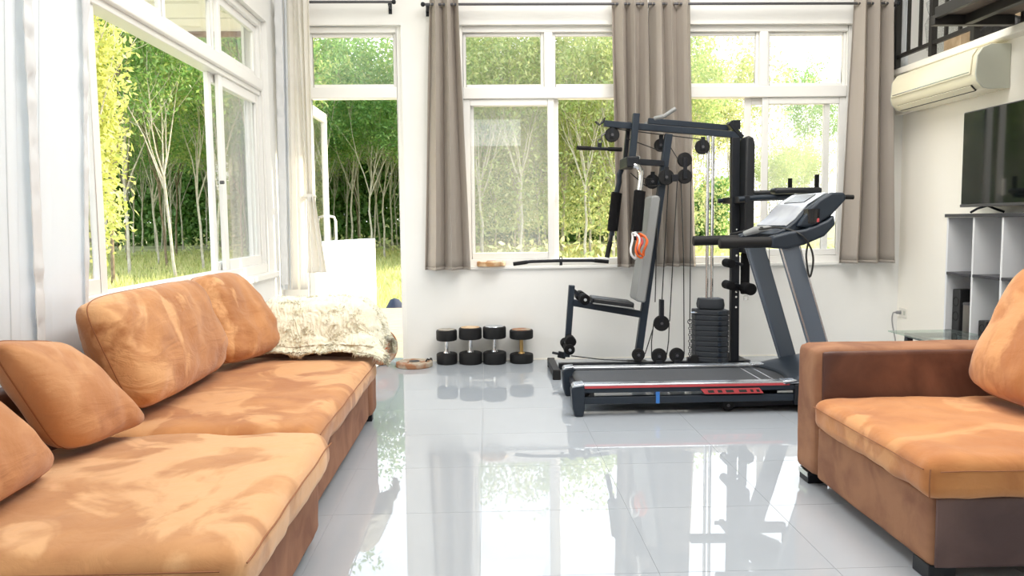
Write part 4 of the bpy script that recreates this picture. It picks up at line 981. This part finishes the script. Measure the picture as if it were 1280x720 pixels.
# mezzanine railing and landing
def railing():
    X = WX1 - .085
    r = thing('railing', 'black steel railing along the mezzanine edge above the air conditioner', 'railing', (X, 5, 2.415))
    put('bottom_rail', B().box(X - .015, X + .015, 3.0, 6.70, 2.497, 2.527), M['steel'], r, bevel=.002)
    put('top_rail', B().box(X - .02, X + .02, 3.0, 6.70, 3.36, 3.40), M['steel'], r, bevel=.002)
    y = 6.685; k = 0
    while y > 3.0:
        if k % 3 == 0: put('post', B().box(X - .022, X + .022, y - .022, y + .022, 2.416, 3.36), M['steel'], r)
        else: put('baluster', B().box(X - .011, X + .011, y - .011, y + .011, 2.527, 3.36), M['steel'], r)
        y -= .178; k += 1
railing()
def landing():
    r = thing('landing_platform', 'dark steel landing jutting out near the ceiling at the upper right', 'platform', (3.2, 4.2, 2.42))
    X0, X1, Y1, Y0 = 2.90, 3.43, 5.20, 2.6
    put('cross_beam', B().box(X0, X1, Y1 - .05, Y1, 2.412, 2.475), M['steel'], r, bevel=.003)
    put('edge_beam', B().box(X0, X0 + .03, Y0, Y1 - .05, 2.45, 2.52), M['steel'], r, bevel=.003)
    put('joist', B().box(X0 + .20, X0 + .25, Y0, Y1 - .05, 2.415, 2.475), M['steel'], r, bevel=.003)
    n = 8; w = (Y1 - Y0) / n
    for k in range(n): put('deck_board', B().box(X0 + .03, X1, Y0 + k * w + .003, Y0 + (k + 1) * w - .003, 2.478, 2.505), M['deck'], r)
landing()
def lump(c, s, seed, amp=.25, fr=3.0):
    bm = bmesh.new(); bmesh.ops.create_icosphere(bm, subdivisions=4, radius=1)
    for v in bm.verts:
        p = v.co.copy(); p = Vector([math.copysign(abs(t) ** .7, t) for t in p])
        p *= 1 + amp * noise.noise(p * fr + Vector((seed, 0, 0))) + .3 * amp * noise.noise(p * fr * 3 + Vector((0, seed, 0)))
        v.co = Vector((c[0] + p.x * s[0], c[1] + p.y * s[1], c[2] + max(-1.0, p.z) * s[2]))
    b = B(); b.bm.free(); b.bm = bm; return b
sb = thing('storage_bag', 'bulky clear plastic bag of household things behind the railing', 'bag', (3.85, 6.35, 2.416))
put('film', lump((3.83, 6.40, 2.76), (.20, .26, .335), 4.0, .3), M['bag'], sb, ang=180)
put('knot', lump((3.83, 6.40, 3.10), (.05, .05, .07), 6.0, .4), M['bag'], sb, ang=180)
def cbox(label, x, y, w, d, h, z=2.416):
    r = thing('cardboard_box', label, 'box', (x, y, z))
    put('carton', B().box(x - w / 2, x + w / 2, y - d / 2, y + d / 2, z, z + h), M['card'], r, bevel=.004)
    put('flap', B().beam((x - w / 2, y, z + h + .004), (x + w / 2, y, z + h + .02), d * .9, .005, (0, 1, 0)), M['card'], r)
cbox('small printed cardboard box at the foot of the railing', 3.66, 6.10, .17, .22, .15)
cbox('taller cardboard box behind the clear bag on the mezzanine', 4.18, 6.12, .22, .32, .40)
db = thing('storage_bag', 'glossy black bag under the steel landing on the mezzanine', 'bag', (3.75, 5.72, 2.416))
put('sack', lump((3.75, 5.70, 2.50), (.16, .16, .085), 9.0, .3), M['dkbag'], db, ang=180)
put('tie', lump((3.75, 5.70, 2.60), (.03, .03, .03), 9.5, .3), M['dkbag'], db, ang=180)
dr = thing('white_drape', 'white cloth hanging down beside the mezzanine corner post', 'cloth', (3.50, 6.70, 2.45))
g, f = pleat((3.46, 3.56), (3.46, 3.56), 1.5, .008, 3.2, 2.43, 6.705, seed=8, nu=20, nv=8)
put('cloth', g, M['sheer'], dr, solid=.002, ang=180)

# ================================================================== PLANTATION
rng = np.random.default_rng(11)
def leaf_mesh(name, P, size, m, aspect=.42, droop=.35):
    n = len(P); d = rng.normal(size=(n, 3)); d[:, 2] -= droop; d /= np.linalg.norm(d, axis=1)[:, None]
    s = np.cross(d, rng.normal(size=(n, 3))); s /= np.linalg.norm(s, axis=1)[:, None]
    L = size * rng.uniform(.7, 1.35, n)[:, None]; nn = np.cross(d, s)
    V = np.stack([P, P + d * L * .5 + s * L * aspect * .5 + nn * L * .06, P + d * L, P + d * L * .5 - s * L * aspect * .5 + nn * L * .06], 1).reshape(-1, 3)
    me = bpy.data.meshes.new(name); me.vertices.add(4 * n); me.vertices.foreach_set('co', V.astype(np.float32).ravel())
    me.loops.add(4 * n); me.loops.foreach_set('vertex_index', np.arange(4 * n, dtype=np.int32))
    me.polygons.add(n); me.polygons.foreach_set('loop_start', np.arange(0, 4 * n, 4, dtype=np.int32))
    me.polygons.foreach_set('loop_total', np.full(n, 4, dtype=np.int32)); me.update(); me.validate(); me.materials.append(m); return me
def tree_variant(seed, H, fork, leafm, barkm, nl, lsize, low=0.0, rad=.05, spread=1.0, prefix='t'):
    """slim plantation tree: straight pale trunk, many ascending forks, leaf clusters on the twig ends"""
    R = random.Random(seed); V = []; F = []; tips = []
    def tube(pts, rr, n):
        k0 = len(V); a = None
        for i, p in enumerate(pts):
            d = (pts[min(i + 1, len(pts) - 1)] - pts[max(i - 1, 0)]).normalized()
            a = d.orthogonal().normalized() if a is None else (a - d * a.dot(d)).normalized(); b = d.cross(a)
            for k in range(n): t = 2 * PI * k / n; V.append(tuple(p + (a * math.cos(t) + b * math.sin(t)) * rr[i]))
        for i in range(len(pts) - 1):
            for k in range(n): F.append((k0 + i * n + k, k0 + i * n + (k + 1) % n, k0 + (i + 1) * n + (k + 1) % n, k0 + (i + 1) * n + k))
    def limb(p, d, L, r0, lvl):
        pts = [p]; rr = [r0]; n = 5 if lvl == 0 else 4; q = p
        for i in range(n):
            d = (d + Vector((R.uniform(-.16, .16), R.uniform(-.16, .16), R.uniform(-.02, .16)))).normalized()
            q = q + d * L / n; pts.append(q); rr.append(r0 * (1 - .72 * (i + 1) / n))
        tube(pts, rr, 6 if lvl == 0 else (5 if lvl == 1 else 3))
        if lvl >= 1: tips.extend(pts[2:])
        if lvl == 2: return
        for i in range(6 if lvl == 0 else 4):
            t = R.uniform(.35, 1.0); k = min(n - 1, int(t * n)); b = pts[k].lerp(pts[k + 1], t * n - k if t < 1 else 1)
            ax = d.orthogonal().normalized(); ax.rotate(Matrix.Rotation(R.uniform(0, 2 * PI), 3, d))
            limb(b, (d * 1.0 + ax * R.uniform(.45, .95)).normalized(), L * R.uniform(.42, .62), rr[k] * .55, lvl + 1)
    top = Vector((R.uniform(-.25, .25), R.uniform(-.25, .25), fork)); base = Vector((0, 0, -.15))
    pts = [base.lerp(top, t) + Vector((R.uniform(-.04, .04), R.uniform(-.04, .04), 0)) * (1 if 0 < t < 1 else 0) for t in (0, .25, .5, .75, 1)]
    tube(pts, [rad * 1.15, rad, rad * .92, rad * .86, rad * .8], 7)
    for i in range(R.randint(5, 7)):
        a = R.uniform(0, 2 * PI); t = R.uniform(.28, .55) * spread; st = pts[4] if i < 3 else pts[3].lerp(pts[4], R.random())
        limb(st, Vector((math.cos(a) * t, math.sin(a) * t, 1)).normalized(), (H - fork) * R.uniform(.62, .95), rad * .55, 0)
    me = bpy.data.meshes.new('trunk'); me.from_pydata(V, [], F); me.materials.append(barkm)
    for p in me.polygons: p.use_smooth = True
    T = np.array([tuple(t) for t in tips]); z0 = fork + (H - fork) * .10 * (1 - low)
    T = T[(T[:, 2] > z0)]
    idx = rng.integers(0, len(T), nl); P = T[idx] + rng.normal(scale=(.15, .15, .11), size=(nl, 3)); P[: nl // 6] -= np.stack([np.zeros(nl // 6)] * 2 + [rng.uniform(.1, .9, nl // 6)], 1)
    if prefix == 'y':
        C = np.stack([rng.normal(scale=.24, size=46), rng.normal(scale=.24, size=46), 1.25 + (H - 1.25) * rng.uniform(0, 1, 46) ** .8], 1)
        P = C[rng.integers(0, 46, nl)] + rng.normal(scale=(.14, .14, .20), size=(nl, 3))
    elif low > 0:
        k = int(nl * low * .5); P[:k] = np.stack([rng.normal(scale=.7, size=k), rng.normal(scale=.7, size=k), rng.uniform(fork * .35, fork * 1.3, k)], 1)
    return me, leaf_mesh('foliage', P, lsize, leafm)
VAR = [tree_variant(1, 8.2, 3.1, M['leafA'], M['bark'], 5200, .18, spread=.7), tree_variant(2, 8.6, 3.5, M['leafA'], M['bark'], 5200, .18, spread=.65), tree_variant(3, 7.8, 2.9, M['leafB'], M['bark'], 5000, .17, low=.15, spread=.7),
       tree_variant(4, 9.0, 3.6, M['leafA'], M['bark2'], 5600, .19, spread=.7), tree_variant(5, 8.0, 2.8, M['leafB'], M['bark'], 5200, .17, low=.25, spread=.75)]
def tree(v, x, y, s, rot, name, label, group, zs=1.0):
    z = -.42 + (0.012 * (y - 40) if y > 40 else 0)
    r = thing(name, label, 'tree', (x, y, z), group); r.scale = (s, s, s * zs); r.rotation_euler = (0, 0, rot)
    lk(bpy.data.objects.new('trunk', VAR[v][0]), r)
    o = lk(bpy.data.objects.new('foliage', VAR[v][1]), r); o['kind'] = 'stuff'
    return r
GRP = dict(l=('pale slim-trunked plantation tree in the grove seen through the left window', 'plantation trees outside the left window'),
           d=('slim plantation tree seen through the open doorway', 'plantation trees beyond the doorway'),
           a=('plantation tree seen through the back window beside the doorway', 'plantation trees beyond the first back window'),
           c=('yellow-green plantation tree seen through the back window behind the gym mast', 'plantation trees beyond the second back window'))
R = random.Random(21)
def kind_of(q): return 'l' if q < -.245 else 'd' if q < -.085 else 'a' if q < .20 else 'c'
START = dict(l=21.5, d=31, a=31, c=29); STOP = dict(l=54, d=57, a=57, c=46)
rows = []
for j, y in enumerate((22, 25, 28, 31.5, 35, 39, 43, 47, 51.5, 56)):
    step = 2.0 if y < 34 else 1.9
    x = -.56 * y
    while x < .40 * y:
        rows.append((x + R.uniform(-.5, .5) + (1.15 if j % 2 else 0), y + R.uniform(-.6, .6))); x += step
for x, y in rows:
    q = x / y; k = kind_of(q)
    if y < START[k] or y > STOP[k] or q > (.285 if y < 36 else .31): continue
    v = R.choice((0, 1, 3, 0, 1)) if k in 'ld' else (R.choice((2, 0, 2, 4)) if k == 'a' else R.choice((2, 4, 2)))
    s = R.uniform(.80, 1.0) if k == 'l' else R.uniform(.88, 1.15) if k == 'd' else R.uniform(.92, 1.22)
    tree(v, x, y, s, R.uniform(0, 6.28), 'plantation_tree', *GRP[k])
for x, y, s in ((15.6, 42, .62), (17.6, 46, .70), (13.6, 38, .55), (20.2, 50, .72), (22.3, 54, .70)):
    tree(R.choice((2, 4)), x, y, s, R.uniform(0, 6), 'distant_tree', 'hazy distant tree low against the bright sky behind the treadmill console', 'hazy trees beyond the treadmill console')
tree(1, 25.2, 62, 1.32, 1.0, 'distant_tree', 'far lone tree top rising against the white sky in the upper right pane', None)
# near yellow tree by the left window
VAR.append(tree_variant(9, 5.8, 2.4, M['leafY'], M['bark'], 6500, .115, low=.22, rad=.035, spread=.25, prefix='y'))
tree(5, -5.62, 11.6, 1.0, .4, 'young_tree', 'near young tree with sunny yellow leaves just outside the left window', None)
# dense far woods and undergrowth nobody could count
def woods():
    n = 120000; x = rng.uniform(-36, 17, n); y = rng.uniform(55, 59.5, n); h = 8.0 + 1.2 * np.sin(x * .7) + .9 * np.sin(x * 1.9 + 1)
    h = np.where(x > 9, h * .55, h)
    z = -.3 + rng.uniform(0, 1, n) ** .8 * h
    me = leaf_mesh('distant_woods', np.stack([x, y, z], 1), .40, M['leafA'], .6)
    o = bpy.data.objects.new('distant_woods', me); COL.objects.link(o); o['kind'] = 'stuff'; o['label'] = 'dense dark woods closing the view far behind the plantation'; o['category'] = 'woods'
    n = 9000; x = rng.uniform(-24, 16, n); y = rng.uniform(20, 46, n)
    k = (np.abs(np.sin(x * .8) + np.sin(y * .6 + x * .3)) > .9) & ((x / y > -.06) | (y > 34)); x, y = x[k], y[k]; z = -.4 + rng.uniform(0, 1, len(x)) ** 1.5 * 1.0
    me = leaf_mesh('undergrowth', np.stack([x, y, z], 1), .24, M['leafB'], .5)
    o = bpy.data.objects.new('undergrowth', me); COL.objects.link(o); o['kind'] = 'stuff'; o['label'] = 'yellow-green undergrowth between the plantation trunks'; o['category'] = 'undergrowth'
    n = 42000; y = 11.3 + 34 * rng.uniform(0, 1, n) ** 1.3; q = rng.uniform(-.55, .42, n); x = q * y
    P = np.stack([x, y, np.full(n, -.46)], 1); d = rng.normal(scale=(.35, .35, .1), size=(n, 3)); d[:, 2] += 1; d /= np.linalg.norm(d, axis=1)[:, None]
    s = np.cross(d, rng.normal(size=(n, 3))); s /= np.linalg.norm(s, axis=1)[:, None]; L = rng.uniform(.14, .38, n)[:, None]; w = .022 + .0012 * y[:, None]
    V = np.stack([P - s * w, P + s * w, P + d * L], 1).reshape(-1, 3)
    me = bpy.data.meshes.new('grass'); me.vertices.add(3 * n); me.vertices.foreach_set('co', V.astype(np.float32).ravel())
    me.loops.add(3 * n); me.loops.foreach_set('vertex_index', np.arange(3 * n, dtype=np.int32)); me.polygons.add(n)
    me.polygons.foreach_set('loop_start', np.arange(0, 3 * n, 3, dtype=np.int32)); me.polygons.foreach_set('loop_total', np.full(n, 3, dtype=np.int32)); me.update(); me.materials.append(M['blades'])
    o = bpy.data.objects.new('grass', me); COL.objects.link(o); o['kind'] = 'stuff'; o['label'] = 'sunlit yellow-green grass between terrace and plantation'; o['category'] = 'grass'
woods()
